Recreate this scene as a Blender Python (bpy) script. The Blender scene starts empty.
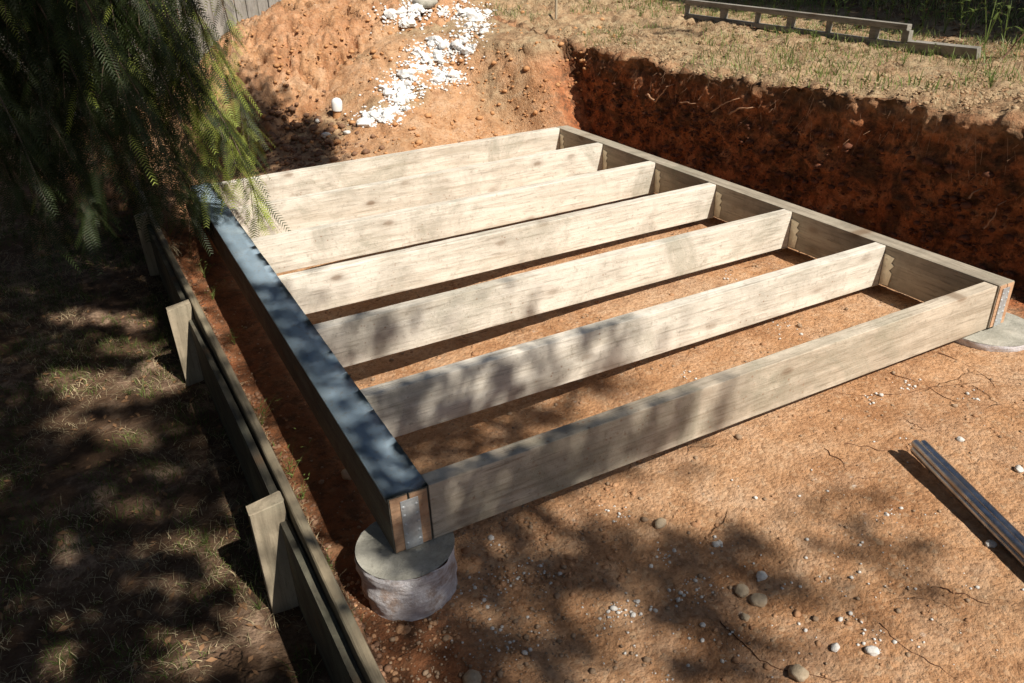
import bpy, bmesh, math, random
import numpy as np
from mathutils import Vector, Matrix

import time; T0 = time.time()
random.seed(7); RNG = np.random.default_rng(7)
S = bpy.context.scene
COL = S.collection

# ------------------------------------------------------------------ camera
CAM = np.array([-.4574, -1.3312, 1.0883])
RT = np.array([.880746, -.472183, -.036463]); UP = np.array([.249759, .397689, .882873]); FW = np.array([.402377, .786693, -.468195])
FPX = 792.93
cd = bpy.data.cameras.new('camera'); cam = bpy.data.objects.new('camera', cd); COL.objects.link(cam)
cam.matrix_world = Matrix(((RT[0], UP[0], -FW[0], CAM[0]), (RT[1], UP[1], -FW[1], CAM[1]), (RT[2], UP[2], -FW[2], CAM[2]), (0, 0, 0, 1)))
cd.lens = FPX / 1024 * 36; cd.sensor_width = 36; cd.clip_start = .02; cd.clip_end = 400
cd.dof.use_dof = True; cd.dof.focus_distance = 2.3; cd.dof.aperture_fstop = 20.0
S.camera = cam

def ray(u, v):
    return FW + RT * (u - 512) / FPX - UP * (v - 341.5) / FPX
def proj(P):
    d = P - CAM; w = d @ FW; w = np.where(np.abs(w) < 1e-6, 1e-6, w)
    return 512 + FPX * (d @ RT) / w, 341.5 - FPX * (d @ UP) / w, w

# ------------------------------------------------------------------ noise
def _h(ix, iy, iz):
    n = (ix * 374761393 + iy * 668265263 + iz * 2147483647 * 0 + iz * 1274126177) & 0xffffffff
    n = ((n ^ (n >> 13)) * 1274126177) & 0xffffffff
    return ((n ^ (n >> 16)) & 0xffff) / 65535.0
def vnoise(x, y, z=0.0):
    x = np.asarray(x, float); y = np.asarray(y, float); z = np.broadcast_to(np.asarray(z, float), x.shape)
    xi = np.floor(x).astype(np.int64); yi = np.floor(y).astype(np.int64); zi = np.floor(z).astype(np.int64)
    f = lambda t: t * t * (3 - 2 * t)
    u, v, w = f(x - xi), f(y - yi), f(z - zi)
    r = 0
    for a in (0, 1):
        for b in (0, 1):
            for c in (0, 1):
                r = r + _h(xi + a, yi + b, zi + c) * (u if a else 1 - u) * (v if b else 1 - v) * (w if c else 1 - w)
    return r * 2 - 1
def fbm(x, y, z=0.0, o=4):
    r = 0; a = .5; s = 1
    for k in range(o):
        r = r + a * vnoise(x * s + 17 * k, y * s - 9 * k, np.asarray(z) * s + 5 * k); a *= .5; s *= 2.03
    return r
def ss(x, a, b):
    t = np.clip((x - a) / (b - a), 0, 1); return t * t * (3 - 2 * t)
def lerp(a, b, t): return a + (b - a) * t

# ------------------------------------------------------------------ objects helpers
def link(o, parent=None, label=None, cat=None, group=None, kind=None):
    if o.name not in COL.objects: COL.objects.link(o)
    if parent is not None: o.parent = parent
    if label: o['label'] = label
    if cat: o['category'] = cat
    if group: o['group'] = group
    if kind: o['kind'] = kind
    return o
def empty(name, loc, **k):
    o = bpy.data.objects.new(name, None); o.location = loc; o.empty_display_size = .05
    return link(o, **k)
def np_mesh(name, V, F, mat, smooth=False):
    me = bpy.data.meshes.new(name)
    V = np.asarray(V, np.float32); F = np.asarray(F, np.int32); n = F.shape[1]
    me.vertices.add(len(V)); me.vertices.foreach_set('co', V.ravel())
    me.loops.add(F.size); me.loops.foreach_set('vertex_index', F.ravel())
    me.polygons.add(len(F)); me.polygons.foreach_set('loop_start', np.arange(0, F.size, n, dtype=np.int32))
    me.polygons.foreach_set('loop_total', np.full(len(F), n, np.int32))
    if smooth: me.polygons.foreach_set('use_smooth', np.ones(len(F), bool))
    me.update(); me.validate()
    if mat: me.materials.append(mat)
    return bpy.data.objects.new(name, me)
def bm_obj(name, bm, mat, parent=None, loc=None, smooth=False, **k):
    me = bpy.data.meshes.new(name); bm.normal_update(); bm.to_mesh(me); bm.free(); me.materials.append(mat)
    if smooth:
        for p in me.polygons: p.use_smooth = True
    o = bpy.data.objects.new(name, me)
    if loc is not None: o.location = loc
    return link(o, parent, **k)
def box(bm, x0, x1, y0, y1, z0, z1, bev=.0):
    r = bmesh.ops.create_cube(bm, size=1)
    for v in r['verts']:
        v.co = Vector((lerp(x0, x1, v.co.x + .5), lerp(y0, y1, v.co.y + .5), lerp(z0, z1, v.co.z + .5)))
    if bev:
        es = list({e for v in r['verts'] for e in v.link_edges})
        bmesh.ops.bevel(bm, geom=es, offset=bev, segments=2, affect='EDGES', profile=.6)
def color_attr(o, arr, name='mask'):
    a = o.data.color_attributes.new(name, 'FLOAT_COLOR', 'POINT')
    a.data.foreach_set('color', np.asarray(arr, np.float32).ravel())

# ------------------------------------------------------------------ node helpers
class NT:
    def __init__(s, name):
        s.m = bpy.data.materials.new(name); s.m.use_nodes = True; s.t = s.m.node_tree; s.t.nodes.clear()
        s.out = s.n('ShaderNodeOutputMaterial'); s.b = s.n('ShaderNodeBsdfPrincipled')
        s.l(s.b.outputs[0], s.out.inputs['Surface'])
    def n(s, typ, **k):
        nd = s.t.nodes.new(typ)
        for a, b in k.items():
            if hasattr(nd, a): setattr(nd, a, b)
        return nd
    def l(s, a, b): s.t.links.new(a, b)
    def coord(s, kind='Object', scale=(1, 1, 1)):
        c = s.n('ShaderNodeTexCoord'); m = s.n('ShaderNodeMapping'); m.inputs['Scale'].default_value = scale
        s.l(c.outputs[kind], m.inputs[0]); return m.outputs[0]
    def noise(s, vec, sc, det=5, rough=.6, dist=0.0):
        nd = s.n('ShaderNodeTexNoise'); nd.inputs['Scale'].default_value = sc; nd.inputs['Detail'].default_value = det
        nd.inputs['Roughness'].default_value = rough; nd.inputs['Distortion'].default_value = dist
        s.l(vec, nd.inputs['Vector']); return nd.outputs['Fac']
    def voro(s, vec, sc, feat='F1', out='Distance'):
        nd = s.n('ShaderNodeTexVoronoi', feature=feat); nd.inputs['Scale'].default_value = sc
        s.l(vec, nd.inputs['Vector']); return nd.outputs[out]
    def ramp(s, f, stops, interp='LINEAR'):
        r = s.n('ShaderNodeValToRGB'); r.color_ramp.interpolation = interp
        e = r.color_ramp.elements
        while len(e) > 1: e.remove(e[-1])
        for i, (p, c) in enumerate(stops):
            if i: e.new(p)
            e[i].position = p; e[i].color = (*c, 1) if not isinstance(c, (int, float)) else (c, c, c, 1)
        s.l(f, r.inputs[0]); return r.outputs[0]
    def mix(s, f, a, b, mode='MIX'):
        m = s.n('ShaderNodeMix'); m.data_type = 'RGBA'; m.blend_type = mode
        for v, i in ((f, 0), (a, 6), (b, 7)):
            if isinstance(v, (int, float)): m.inputs[i].default_value = v if i == 0 else (v, v, v, 1)
            elif isinstance(v, tuple): m.inputs[i].default_value = (*v, 1)
            else: s.l(v, m.inputs[i])
        return m.outputs[2]
    def math(s, op, a, b=0.0):
        m = s.n('ShaderNodeMath', operation=op)
        for v, i in ((a, 0), (b, 1)):
            if isinstance(v, (int, float)): m.inputs[i].default_value = v
            else: s.l(v, m.inputs[i])
        return m.outputs[0]
    def bump(s, h, dist=.01, st=1.0, prev=None):
        b = s.n('ShaderNodeBump'); b.inputs['Distance'].default_value = dist; b.inputs['Strength'].default_value = st
        s.l(h, b.inputs['Height'])
        if prev is not None: s.l(prev, b.inputs['Normal'])
        return b.outputs[0]
    def fin(s, col=None, rough=.8, normal=None, metal=0.0, spec=.3):
        if col is not None:
            if isinstance(col, tuple): s.b.inputs['Base Color'].default_value = (*col, 1)
            else: s.l(col, s.b.inputs['Base Color'])
        if isinstance(rough, (int, float)): s.b.inputs['Roughness'].default_value = rough
        else: s.l(rough, s.b.inputs['Roughness'])
        s.b.inputs['Metallic'].default_value = metal; s.b.inputs['Specular IOR Level'].default_value = spec
        if normal is not None: s.l(normal, s.b.inputs['Normal'])
        return s.m

# ------------------------------------------------------------------ materials
def soil_material():
    t = NT('soil'); co = t.coord('Object')
    at = t.n('ShaderNodeAttribute', attribute_name='mask'); sep = t.n('ShaderNodeSeparateColor'); t.l(at.outputs['Color'], sep.inputs[0])
    lawn, top, hum, al = sep.outputs[0], sep.outputs[1], sep.outputs[2], at.outputs['Alpha']
    n1 = t.noise(co, 1.6, 6, .6, .4); n2 = t.noise(co, 9, 8, .7, .3); n3 = t.noise(co, 60, 6, .7); n4 = t.noise(co, 260, 4, .7)
    clay = t.ramp(n1, [(.25, (.22, .095, .045)), (.40, (.50, .245, .105)), (.55, (.61, .355, .19)), (.72, (.66, .47, .32))])
    clay2 = t.ramp(n2, [(.28, (.22, .095, .045)), (.48, (.56, .32, .17)), (.72, (.70, .53, .38))])
    c = t.mix(.5, clay, clay2); big = t.noise(co, 4.2, 5, .7, .8); c = t.mix(t.ramp(big, [(.5, 0), (.66, .5)]), c, (.33, .155, .07)); c = t.mix(t.ramp(big, [(.3, .5), (.44, 0)]), c, (.60, .42, .27))
    c = t.mix(t.math('MULTIPLY', t.ramp(n3, [(.5, 0), (.68, 1)]), .5), c, (.17, .075, .035))
    c = t.mix(t.math('MULTIPLY', t.ramp(n4, [(.52, 0), (.7, 1)]), .5), c, (.56, .40, .26))
    # crumb-sized mottling and drying cracks
    vm_ = t.n('ShaderNodeMix'); vm_.data_type = 'VECTOR'; wn = t.n('ShaderNodeTexNoise'); wn.inputs['Scale'].default_value = 7; wn.inputs['Detail'].default_value = 4; t.l(co, wn.inputs['Vector'])
    vm_.inputs[0].default_value = .12; t.l(co, vm_.inputs[4]); t.l(wn.outputs['Color'], vm_.inputs[5]); wco = vm_.outputs[1]
    ck = t.n('ShaderNodeTexVoronoi', feature='DISTANCE_TO_EDGE'); ck.inputs['Scale'].default_value = 5.5; t.l(wco, ck.inputs['Vector'])
    cmask = t.ramp(t.noise(co, 1.9, 4, .6), [(.56, 0), (.66, 1)])
    crack = t.math('MULTIPLY', t.ramp(ck.outputs['Distance'], [(.006, 1), (.022, 0)]), cmask)
    cv = t.n('ShaderNodeTexVoronoi'); cv.inputs['Scale'].default_value = 95; t.l(co, cv.inputs['Vector']); cvs = t.n('ShaderNodeSeparateColor'); t.l(cv.outputs['Color'], cvs.inputs[0])
    c = t.mix(t.ramp(cvs.outputs[0], [(.0, .38), (.3, 0)]), c, (.20, .09, .04)); c = t.mix(t.ramp(cvs.outputs[1], [(.86, 0), (1., .42)]), c, (.62, .46, .30))
    m5 = t.noise(co, 28, 5, .75, .6); c = t.mix(t.ramp(m5, [(.56, 0), (.68, .5)]), c, (.25, .115, .05))
    c = t.mix(t.math('MULTIPLY', crack, .5), c, (.12, .05, .025))
    # pale crumbly patches
    v = t.voro(co, 26); pale = t.math('MULTIPLY', t.ramp(v, [(.12, 1), (.2, 0)]), t.ramp(n2, [(.56, 0), (.66, 1)]))
    c = t.mix(t.math('MULTIPLY', pale, .7), c, (.62, .55, .47))
    # dark red cut bank soil
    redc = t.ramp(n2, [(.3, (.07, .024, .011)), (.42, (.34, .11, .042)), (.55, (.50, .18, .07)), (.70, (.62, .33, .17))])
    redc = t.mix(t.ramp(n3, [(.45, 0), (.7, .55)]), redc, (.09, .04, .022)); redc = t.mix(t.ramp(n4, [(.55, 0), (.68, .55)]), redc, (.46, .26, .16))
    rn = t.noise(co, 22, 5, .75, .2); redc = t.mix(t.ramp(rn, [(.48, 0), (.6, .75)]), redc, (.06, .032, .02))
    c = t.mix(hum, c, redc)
    # grey tan topsoil with dry matter
    topc = t.ramp(n2, [(.3, (.15, .085, .045)), (.48, (.40, .275, .16)), (.62, (.47, .36, .22)), (.75, (.28, .26, .12))])
    topc = t.mix(t.ramp(n3, [(.5, 0), (.66, .8)]), topc, (.20, .12, .065))
    c = t.mix(top, c, topc)
    # humus band / brown litter / painted shade of trench and far ground
    lawnc = t.ramp(n2, [(.3, (.055, .035, .022)), (.5, (.17, .105, .07)), (.65, (.46, .32, .22)), (.78, (.10, .10, .035))])
    lawnc = t.mix(t.ramp(n3, [(.5, 0), (.7, .7)]), lawnc, (.06, .045, .022))
    c = t.mix(lawn, c, lawnc)
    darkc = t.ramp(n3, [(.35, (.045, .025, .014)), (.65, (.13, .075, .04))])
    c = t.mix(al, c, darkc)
    h0 = t.math('SUBTRACT', t.math('MULTIPLY', m5, .3), t.math('ADD', t.math('MULTIPLY', crack, .35), t.math('MULTIPLY', cv.outputs['Distance'], .12)))
    h = t.math('ADD', h0, t.math('ADD', t.math('MULTIPLY', n2, .35), t.math('ADD', t.math('MULTIPLY', n3, .28), t.math('MULTIPLY', n4, .14))))
    return t.fin(c, .93, t.bump(h, .035, .9), spec=.15)
M = {}
M['soil'] = soil_material()

def wood(name, axis, dark=1.0, c0=(.51, .45, .36), c1=(.77, .72, .63), grey=.35):
    t = NT(name); sc = [16, 16, 16]; sc[axis] = 1.1
    co = t.coord('Object', tuple(sc)); co1 = t.coord('Object')
    oi = t.n('ShaderNodeObjectInfo')
    vm = t.n('ShaderNodeVectorMath', operation='ADD'); t.l(co, vm.inputs[0])
    cx = t.n('ShaderNodeCombineXYZ')
    for i in range(3): t.l(t.math('MULTIPLY', oi.outputs['Random'], 37.0 + i * 11), cx.inputs[i])
    t.l(cx.outputs[0], vm.inputs[1])
    g = t.noise(vm.outputs[0], 1.5, 7, .65, .9); g2 = t.noise(vm.outputs[0], 7, 5, .7)
    vb = t.n('ShaderNodeVectorMath', operation='ADD'); t.l(co1, vb.inputs[0]); t.l(cx.outputs[0], vb.inputs[1])
    blot = t.noise(vb.outputs[0], 5, 6, .65, .5); fine = t.noise(vb.outputs[0], 55, 5, .75)
    c = t.ramp(g, [(.3, c0), (.5, tuple(lerp(a, b, .7) for a, b in zip(c0, c1))), (.66, c1)])
    c = t.mix(t.ramp(blot, [(.46, 0), (.66, .6)]), c, tuple(x * .62 for x in c0) if False else (c0[0] * .72, c0[1] * .76, c0[2] * .78))
    c = t.mix(t.ramp(g2, [(.53, 0), (.68, .6)]), c, (c0[0] * .5, c0[1] * .47, c0[2] * .45))
    c = t.mix(t.ramp(fine, [(.57, 0), (.7, .5)]), c, (.20, .16, .11)); gs = t.noise(vb.outputs[0], 2.3, 6, .7, 1.2); c = t.mix(t.ramp(gs, [(.52, 0), (.66, .45)]), c, (.24, .235, .17))
    # knots, stretched a little along the grain
    sx_ = t.n('ShaderNodeSeparateXYZ'); t.l(vb.outputs[0], sx_.inputs[0]); kc = t.n('ShaderNodeCombineXYZ'); oth = 2 if axis != 2 else 0
    kj = t.math('MULTIPLY', t.math('SUBTRACT', fine, .5), .05)
    t.l(t.math('ADD', t.math('MULTIPLY', sx_.outputs[axis], 4.2), kj), kc.inputs[0]); t.l(t.math('ADD', t.math('MULTIPLY', sx_.outputs[oth], 8.5), kj), kc.inputs[1])
    vo = t.n('ShaderNodeTexVoronoi'); vo.voronoi_dimensions = '2D'; vo.inputs['Scale'].default_value = 1; t.l(kc.outputs[0], vo.inputs['Vector'])
    sc_ = t.n('ShaderNodeSeparateColor'); t.l(vo.outputs['Color'], sc_.inputs[0])
    pick = t.ramp(sc_.outputs[0], [(.60, 0), (.68, .5), (1., 1)])
    kn = t.math('MULTIPLY', t.ramp(vo.outputs['Distance'], [(.05, 1), (.085, .7), (.12, .3), (.24, 0)]), pick)
    c = t.mix(t.math('MULTIPLY', kn, .75), c, (.16, .095, .05))
    # soil splashes
    spl = t.voro(vb.outputs[0], 48); c = t.mix(t.math('MULTIPLY', t.ramp(spl, [(.12, 1), (.2, 0)]), t.ramp(blot, [(.52, 0), (.62, .6)])), c, (.26, .13, .07))
    sp2 = t.voro(vb.outputs[0], 120); c = t.mix(t.math('MULTIPLY', t.ramp(sp2, [(.14, 1), (.22, 0)]), t.ramp(gs, [(.48, 0), (.6, .45)])), c, (.16, .11, .07))
    h = t.math('ADD', t.math('MULTIPLY', g, .5), t.math('ADD', t.math('MULTIPLY', g2, .3), t.math('MULTIPLY', fine, .25)))
    return t.fin(c, .78, t.bump(h, .006, .8), spec=.25)
M['joist'] = wood('treated_pine_joist', 0)
M['bearer'] = wood('treated_pine_bearer', 1, c0=(.25, .21, .16), c1=(.44, .385, .30))
M['board'] = wood('weathered_board', 1, c0=(.13, .11, .075), c1=(.33, .27, .18)); M['outer'] = wood('shade_darkened_board', 1, c0=(.04, .038, .03), c1=(.11, .10, .075))  # outer boards: board wood darkened to stand in for shade on their faces
M['peg'] = wood('weathered_peg', 2, c0=(.24, .20, .14), c1=(.42, .35, .25))
M['front_joist'] = wood('weathered_front_joist', 0, c0=(.36, .29, .21), c1=(.62, .54, .43)); M['dark_bearer'] = wood('shade_darkened_bearer', 1, c0=(.075, .07, .06), c1=(.15, .14, .115))  # left bearer: wood colour darkened to stand in for shade on its outer face
M['endgrain'] = wood('sawn_end_grain', 0, c0=(.42, .22, .12), c1=(.62, .40, .25))
M['fence'] = wood('weathered_fence', 2, c0=(.20, .185, .165), c1=(.36, .34, .31))
M['rail'] = wood('grey_rail', 0, c0=(.17, .155, .13), c1=(.36, .335, .29))
M['bark'] = wood('bark', 2, c0=(.06, .042, .03), c1=(.16, .115, .08))

def dpc():
    t = NT('blue_membrane'); co = t.coord('Object')
    n = t.noise(co, 8, 6, .6, .5); f = t.noise(co, 90, 4, .7)
    c = t.ramp(n, [(.3, (.36, .48, .57)), (.55, (.43, .55, .64)), (.75, (.50, .60, .66))])
    c = t.mix(t.ramp(f, [(.55, 0), (.68, .5)]), c, (.38, .34, .28))
    return t.fin(c, t.ramp(n, [(.3, .5), (.7, .7)]), t.bump(t.math('ADD', n, t.math('MULTIPLY', f, .15)), .006, .5), spec=.5)
M['dpc'] = dpc()
def concrete(name='concrete', a=(.40, .39, .345), b=(.60, .585, .53), lav=False):
    t = NT(name); co = t.coord('Object')
    n = t.noise(co, 14, 7, .65, .6); f = t.noise(co, 110, 5, .75); r = t.noise(t.coord('Object', (1, 1, 9)), 9, 5, .6, .8)
    c = t.ramp(n, [(.3, a), (.7, b)])
    if lav:
        c = t.mix(t.ramp(r, [(.45, 0), (.62, .5)]), c, (.34, .31, .33))
        c = t.mix(t.ramp(t.noise(co, 22, 5, .7), [(.5, 0), (.64, .7)]), c, (.30, .19, .12))
    c = t.mix(t.ramp(f, [(.55, 0), (.72, .5)]), c, tuple(x * .5 for x in a))
    return t.fin(c, .85, t.bump(t.math('ADD', t.math('MULTIPLY', r, 1.2 if lav else .2), f), .006, .7), spec=.3)
M['conc_top'] = concrete('pier_top_concrete', (.24, .235, .195), (.52, .50, .43)); M['conc_side'] = concrete('pier_side_concrete', (.58, .56, .58), (.78, .77, .78), True)
def metal(name, c0, c1, rough=.4, mt=.9):
    t = NT(name); co = t.coord('Object'); n = t.noise(co, 40, 5, .7); m_ = t.noise(co, 9, 5, .6)
    c = t.mix(t.ramp(n, [(.4, 0), (.65, 1)]), c0, c1); c = t.mix(t.ramp(m_, [(.55, 0), (.7, .4)]), c, (.28, .2, .12))
    return t.fin(c, t.ramp(m_, [(.3, rough - .1), (.7, rough + .2)]), t.bump(n, .001, .3), mt, .5)
M['galv'] = metal('galvanised_plate', (.50, .54, .56), (.70, .73, .74), .42, .6)
M['hanger'] = metal('hanger_metal', (.66, .60, .46), (.82, .76, .60), .5, .3)
M['steel'] = metal('bar_steel', (.34, .35, .38), (.52, .52, .54), .2, .95)
def stonem(name, a, b, r=.85):
    t = NT(name); co = t.coord('Object'); n = t.noise(co, 25, 6, .65, .3); f = t.noise(co, 160, 4, .7)
    oi = t.n('ShaderNodeObjectInfo')
    c = t.ramp(n, [(.3, a), (.7, b)]); c = t.mix(t.ramp(f, [(.55, 0), (.75, .5)]), c, tuple(x * .55 for x in a))
    return t.fin(c, r, t.bump(t.math('ADD', n, f), .004, .6), spec=.25)
M['white'] = stonem('white_rubble', (.66, .66, .64), (.84, .84, .83)); M['pebble'] = stonem('pebble', (.34, .26, .17), (.54, .44, .31), .7)
M['clod'] = stonem('clay_clod', (.40, .19, .08), (.58, .32, .15)); M['darkclod'] = stonem('dark_clod', (.12, .065, .04), (.30, .17, .10))
M['bankclod'] = stonem('bank_clod', (.07, .028, .015), (.22, .085, .045)); M['floorcrumb'] = stonem('floor_crumb', (.30, .15, .075), (.52, .31, .17)); M['crumb'] = stonem('soil_crumb', (.30, .20, .11), (.50, .37, .23)); M['chalk'] = stonem('pale_crumbs', (.48, .46, .42), (.72, .70, .66)); M['grav'] = stonem('gravel', (.20, .13, .08), (.42, .30, .2))
def plain(name, c, r=.5, s=.5, v=.25, tr=0):
    t = NT(name); co = t.coord('Object'); n = t.noise(co, 7, 4, .7)
    col = t.mix(t.ramp(n, [(.35, 0), (.65, 1)]), tuple(x * (1 - v) for x in c), tuple(min(1, x * (1 + v)) for x in c))
    t.fin(col, r, None, 0, s)
    if tr:
        tb = t.n('ShaderNodeBsdfTranslucent'); t.l(col, tb.inputs[0]); mx = t.n('ShaderNodeMixShader'); mx.inputs[0].default_value = tr
        t.l(t.b.outputs[0], mx.inputs[1]); t.l(tb.outputs[0], mx.inputs[2]); t.l(mx.outputs[0], t.out.inputs['Surface'])
    return t.m
M['plastic'] = plain('white_plastic', (.82, .82, .80), .4, .5, .03)
M['needle'] = plain('needles', (.035, .052, .014), .55, .35, .35, .3)
M['needle_tip'] = plain('sunlit_needles', (.34, .40, .08), .5, .35, .2, .4)  # lighter copy of the needles, sunlight on the tips put into the colour
M['leaf'] = plain('leaf', (.045, .065, .02), .5, .4, .4, .08)
M['grass'] = plain('green_grass', (.11, .15, .035), .55, .3, .45, .3)
M['dry'] = plain('dry_grass', (.44, .36, .22), .8, .2, .4, .15)
M['weed'] = plain('weed_leaf', (.17, .23, .06), .5, .3, .3, .35)
M['litter'] = plain('leaf_litter', (.24, .135, .07), .8, .2, .5, .1)
M['twig'] = plain('twig', (.16, .10, .06), .8, .2, .3)
M['root'] = plain('root', (.10, .045, .025), .85, .15, .3)
M['palroot'] = plain('pale_root', (.42, .24, .14), .8, .2, .3)

# ------------------------------------------------------------------ terrain
WX = 2.47
def edx(y): return -.238 - .0155 * (y + .36)
def brd(y): return edx(y) - .011
def lipx(y): return .05 * fbm(y * 1.7, y * 0 + 3.3, 0, 4) * 2 * .7
def backz(x, y):
    st = lerp(.5, 1.1, ss(x, 1.7, 2.5)); y0 = lerp(3.18, 2.98, ss(x, 1.8, 2.4)) + .16 * fbm(x * 5, y * 1.5, 7., 3); r = .56 / st
    return -.19 + st * np.clip(y - y0, 0, r) + .07 * np.clip(y - y0 - r, 0, 8)
def floor_z(x, y):
    z = lerp(-.285, -.215, ss(x, .05, 1.3)) + .05 * ss(y, 1.9, 3.2) * ss(x, 0, .6)
    z = z + .013 * fbm(x * 3.1, y * 3.1, 1.0, 4) + .004 * fbm(x * 25, y * 25, 2.0, 2)
    back = backz(x, y)
    z = lerp(z, np.maximum(z, back), ss(x, .35, 1.7))
    # soil kept behind the edging board
    e = ss(x - edx(y) + .016 * fbm(x * 0 + 5, y * 11, 2., 3), .042, .008) ; kz = -.16 + .02 * fbm(x * 12, y * 9, 4.0, 3)
    z = lerp(z, kz, e)
    far = ss(y, 2.1, 2.9) * ss(x, .05, -.1); z = lerp(z, -.115 + .03 * fbm(x * 9, y * 9, 6.0, 3), far * (1 - ss(y, 3.5, 4.4)))
    near_p = 0
    return z
def lawn_z(x, y): return -.405 + .03 * fbm(x * 2.2, y * 2.2, 8.0, 4) + .006 * fbm(x * 22, y * 22, 3.0, 2)
def top_z(x, y):
    back = backz(x, y)
    t = .375 + .02 * np.clip(x - 2.5, 0, 1.6) + .10 * np.clip(x - 4.1, 0, 40) - .05 * np.exp(-np.clip(x - 2.45, 0, 9) / .10) * (.6 + 1.2 * fbm(y * 5, x * 0, 2., 3)) + .02 * fbm(x * 3, y * 3, 11., 4) + .02 * fbm(y * 1.3, x * .7, 5, 2) * 2
    t = t + .01 * ss(y, 1., 0.)
    return np.maximum(t, back + 0 * t)
def height(x, y):
    x = np.asarray(x, float); y = np.asarray(y, float)
    lx = WX + .05 * 0 + lipx(y)
    f = floor_z(x, y)
    z = np.where(x < brd(y), lawn_z(x, y), f)
    fade = ss(y, 4.2, 6.0) * ss(x, -1.2, .6)
    z = np.where(x < brd(y), lerp(z, f, fade * ss(y, 4.4, 6)), z)
    return np.where(x > lx, top_z(x, y), z)

def build_ground():
    L = []                                       # (x, frac)
    def seg(a, b, st): 
        n = max(1, int(round((b - a) / st))); return list(a + (b - a) * np.arange(n) / n)
    cols = [(x, 0) for x in seg(-60, -12, 8) + seg(-12, -4, .8) + seg(-4, -1.4, .1) + seg(-1.4, -.285, .016) + [-.2845, -.2755] + seg(-.27, 2.2, .0125) + seg(2.2, 2.44, .009)]
    nw = 95; cols += [(None, (k + .0) / nw) for k in range(nw + 1)]
    cols += [(x, 2) for x in seg(2.535, 3.6, .013) + seg(3.6, 5, .05) + seg(5, 12, .5) + seg(12, 60, 8) + [60]]
    ys = np.array(seg(-40, -6, 5) + seg(-6, -1.4, .4) + seg(-1.4, 3.2, .0125) + seg(3.2, 5.6, .016) + seg(5.6, 9, .12) + seg(9, 60, 6) + [60])
    nx = len(cols); ny = len(ys)
    X = np.zeros((ny, nx)); Z = np.zeros((ny, nx)); W = np.zeros((ny, nx))
    lx = lipx(ys); sh = brd(np.clip(ys, -3, 5)) + .28
    for j, (x, fr) in enumerate(cols):
        if x is None:
            t = fr
            foot = WX + lx - .03; lip = WX + lx + .02
            X[:, j] = lerp(foot, lip, t); z0 = floor_z(foot, ys); z1 = top_z(lip, ys)
            prof = t ** 1.0
            Z[:, j] = lerp(z0, z1, prof) ; W[:, j] = 1
        elif fr == 0:
            xx = x + (lx * ss(x, 2.2, 2.44) if x > 2.2 else 0) + sh * float(ss(x, -.6, -.3) * (1 - ss(x, -.26, -.1)))
            X[:, j] = xx
            fz = floor_z(xx, ys)
            Z[:, j] = lerp(lawn_z(xx, ys), fz, ss(ys, 4.2, 6.0) * ss(xx, -1.2, .6) * ss(ys, 4.4, 6)) if x < -.279 else fz
        else:
            xx = x + lx * (1 - ss(x, 2.535, 2.9)); X[:, j] = xx; Z[:, j] = top_z(xx, ys)
    Y = np.repeat(ys[:, None], nx, 1)
    # 3D breakup along approximate normals
    dZx = np.gradient(Z, axis=1); dXx = np.gradient(X, axis=1) + 1e-5
    nxv = -dZx; nzv = dXx; ln = np.sqrt(nxv ** 2 + nzv ** 2) + 1e-9; nxv /= ln; nzv /= ln
    wallh = W * np.sin(np.clip((Z + .2) / .6, 0, 1) * math.pi) ** .5
    big = fbm(X * 5, Y * 5, Z * 5 + 20, 3); mid = fbm(X * 17, Y * 17, Z * 17, 3); fine = fbm(X * 60, Y * 60, Z * 60, 2)
    topm = (np.array([0 if (c[0] is not None and c[1] == 0) else 1 for c in cols])[None, :] * ss(Z, .2, .33)) * (1 - ss(X, 3.8, 4.4))
    backm = ss(Y, 3.1, 3.7) * ss(X, .1, .9)
    amp_mid = .004 + .026 * wallh + .028 * topm * (1 - W * .4) + .022 * backm
    amp_big = .022 * topm * (1 - W) + .03 * wallh + .012 * backm
    amp_f = .0025 + .010 * wallh + .006 * topm + .008 * backm
    lipc = np.exp(-((X - (WX + lx[:, None] + .06)) / .07) ** 2) * topm
    d = big * amp_big + mid * (amp_mid + .03 * lipc) + fine * amp_f
    near = ss(Y, -3, -1.4) * (1 - ss(Y, 6, 9))
    CX = np.array([(c[0] if c[0] is not None else 2.5) for c in cols])[None, :] + 0 * X
    edge = np.where(np.abs(CX + .28) < .006, 0., 1.)
    d = d * near * edge
    X2 = X + nxv * d; Z2 = Z + nzv * d
    V = np.stack([X2, Y, Z2], -1).reshape(-1, 3)
    I = np.arange(ny * nx).reshape(ny, nx)
    F = np.stack([I[:-1, :-1], I[:-1, 1:], I[1:, 1:], I[1:, :-1]], -1).reshape(-1, 4)
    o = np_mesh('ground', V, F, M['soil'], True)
    m = np.zeros((ny, nx, 4))
    lawn = (CX < -.279) * (1 - ss(Y, 4.8, 6.2) * ss(X, -.8, .3))
    m[..., 0] = lawn
    n = fbm(X * 4, Y * 4, 3., 3)
    top = np.clip(ss(Z, .24, .36) * (1 - W * .5) + n * .6 * ss(Z, .2, .33) * (1 - W), 0, 1) * np.where(X > 2.0, 1, ss(Y, 4.0, 4.6) * ss(X, 1.4, 1.9))
    greyp = backm * ss(n, -.05, .25) * .75
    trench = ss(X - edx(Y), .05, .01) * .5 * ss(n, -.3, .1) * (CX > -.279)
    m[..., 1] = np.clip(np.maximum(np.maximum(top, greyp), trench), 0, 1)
    hn = fbm(X * 13, Y * 13, Z * 13, 3); dk = ss(hn, .06, .3) * W * .7
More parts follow.
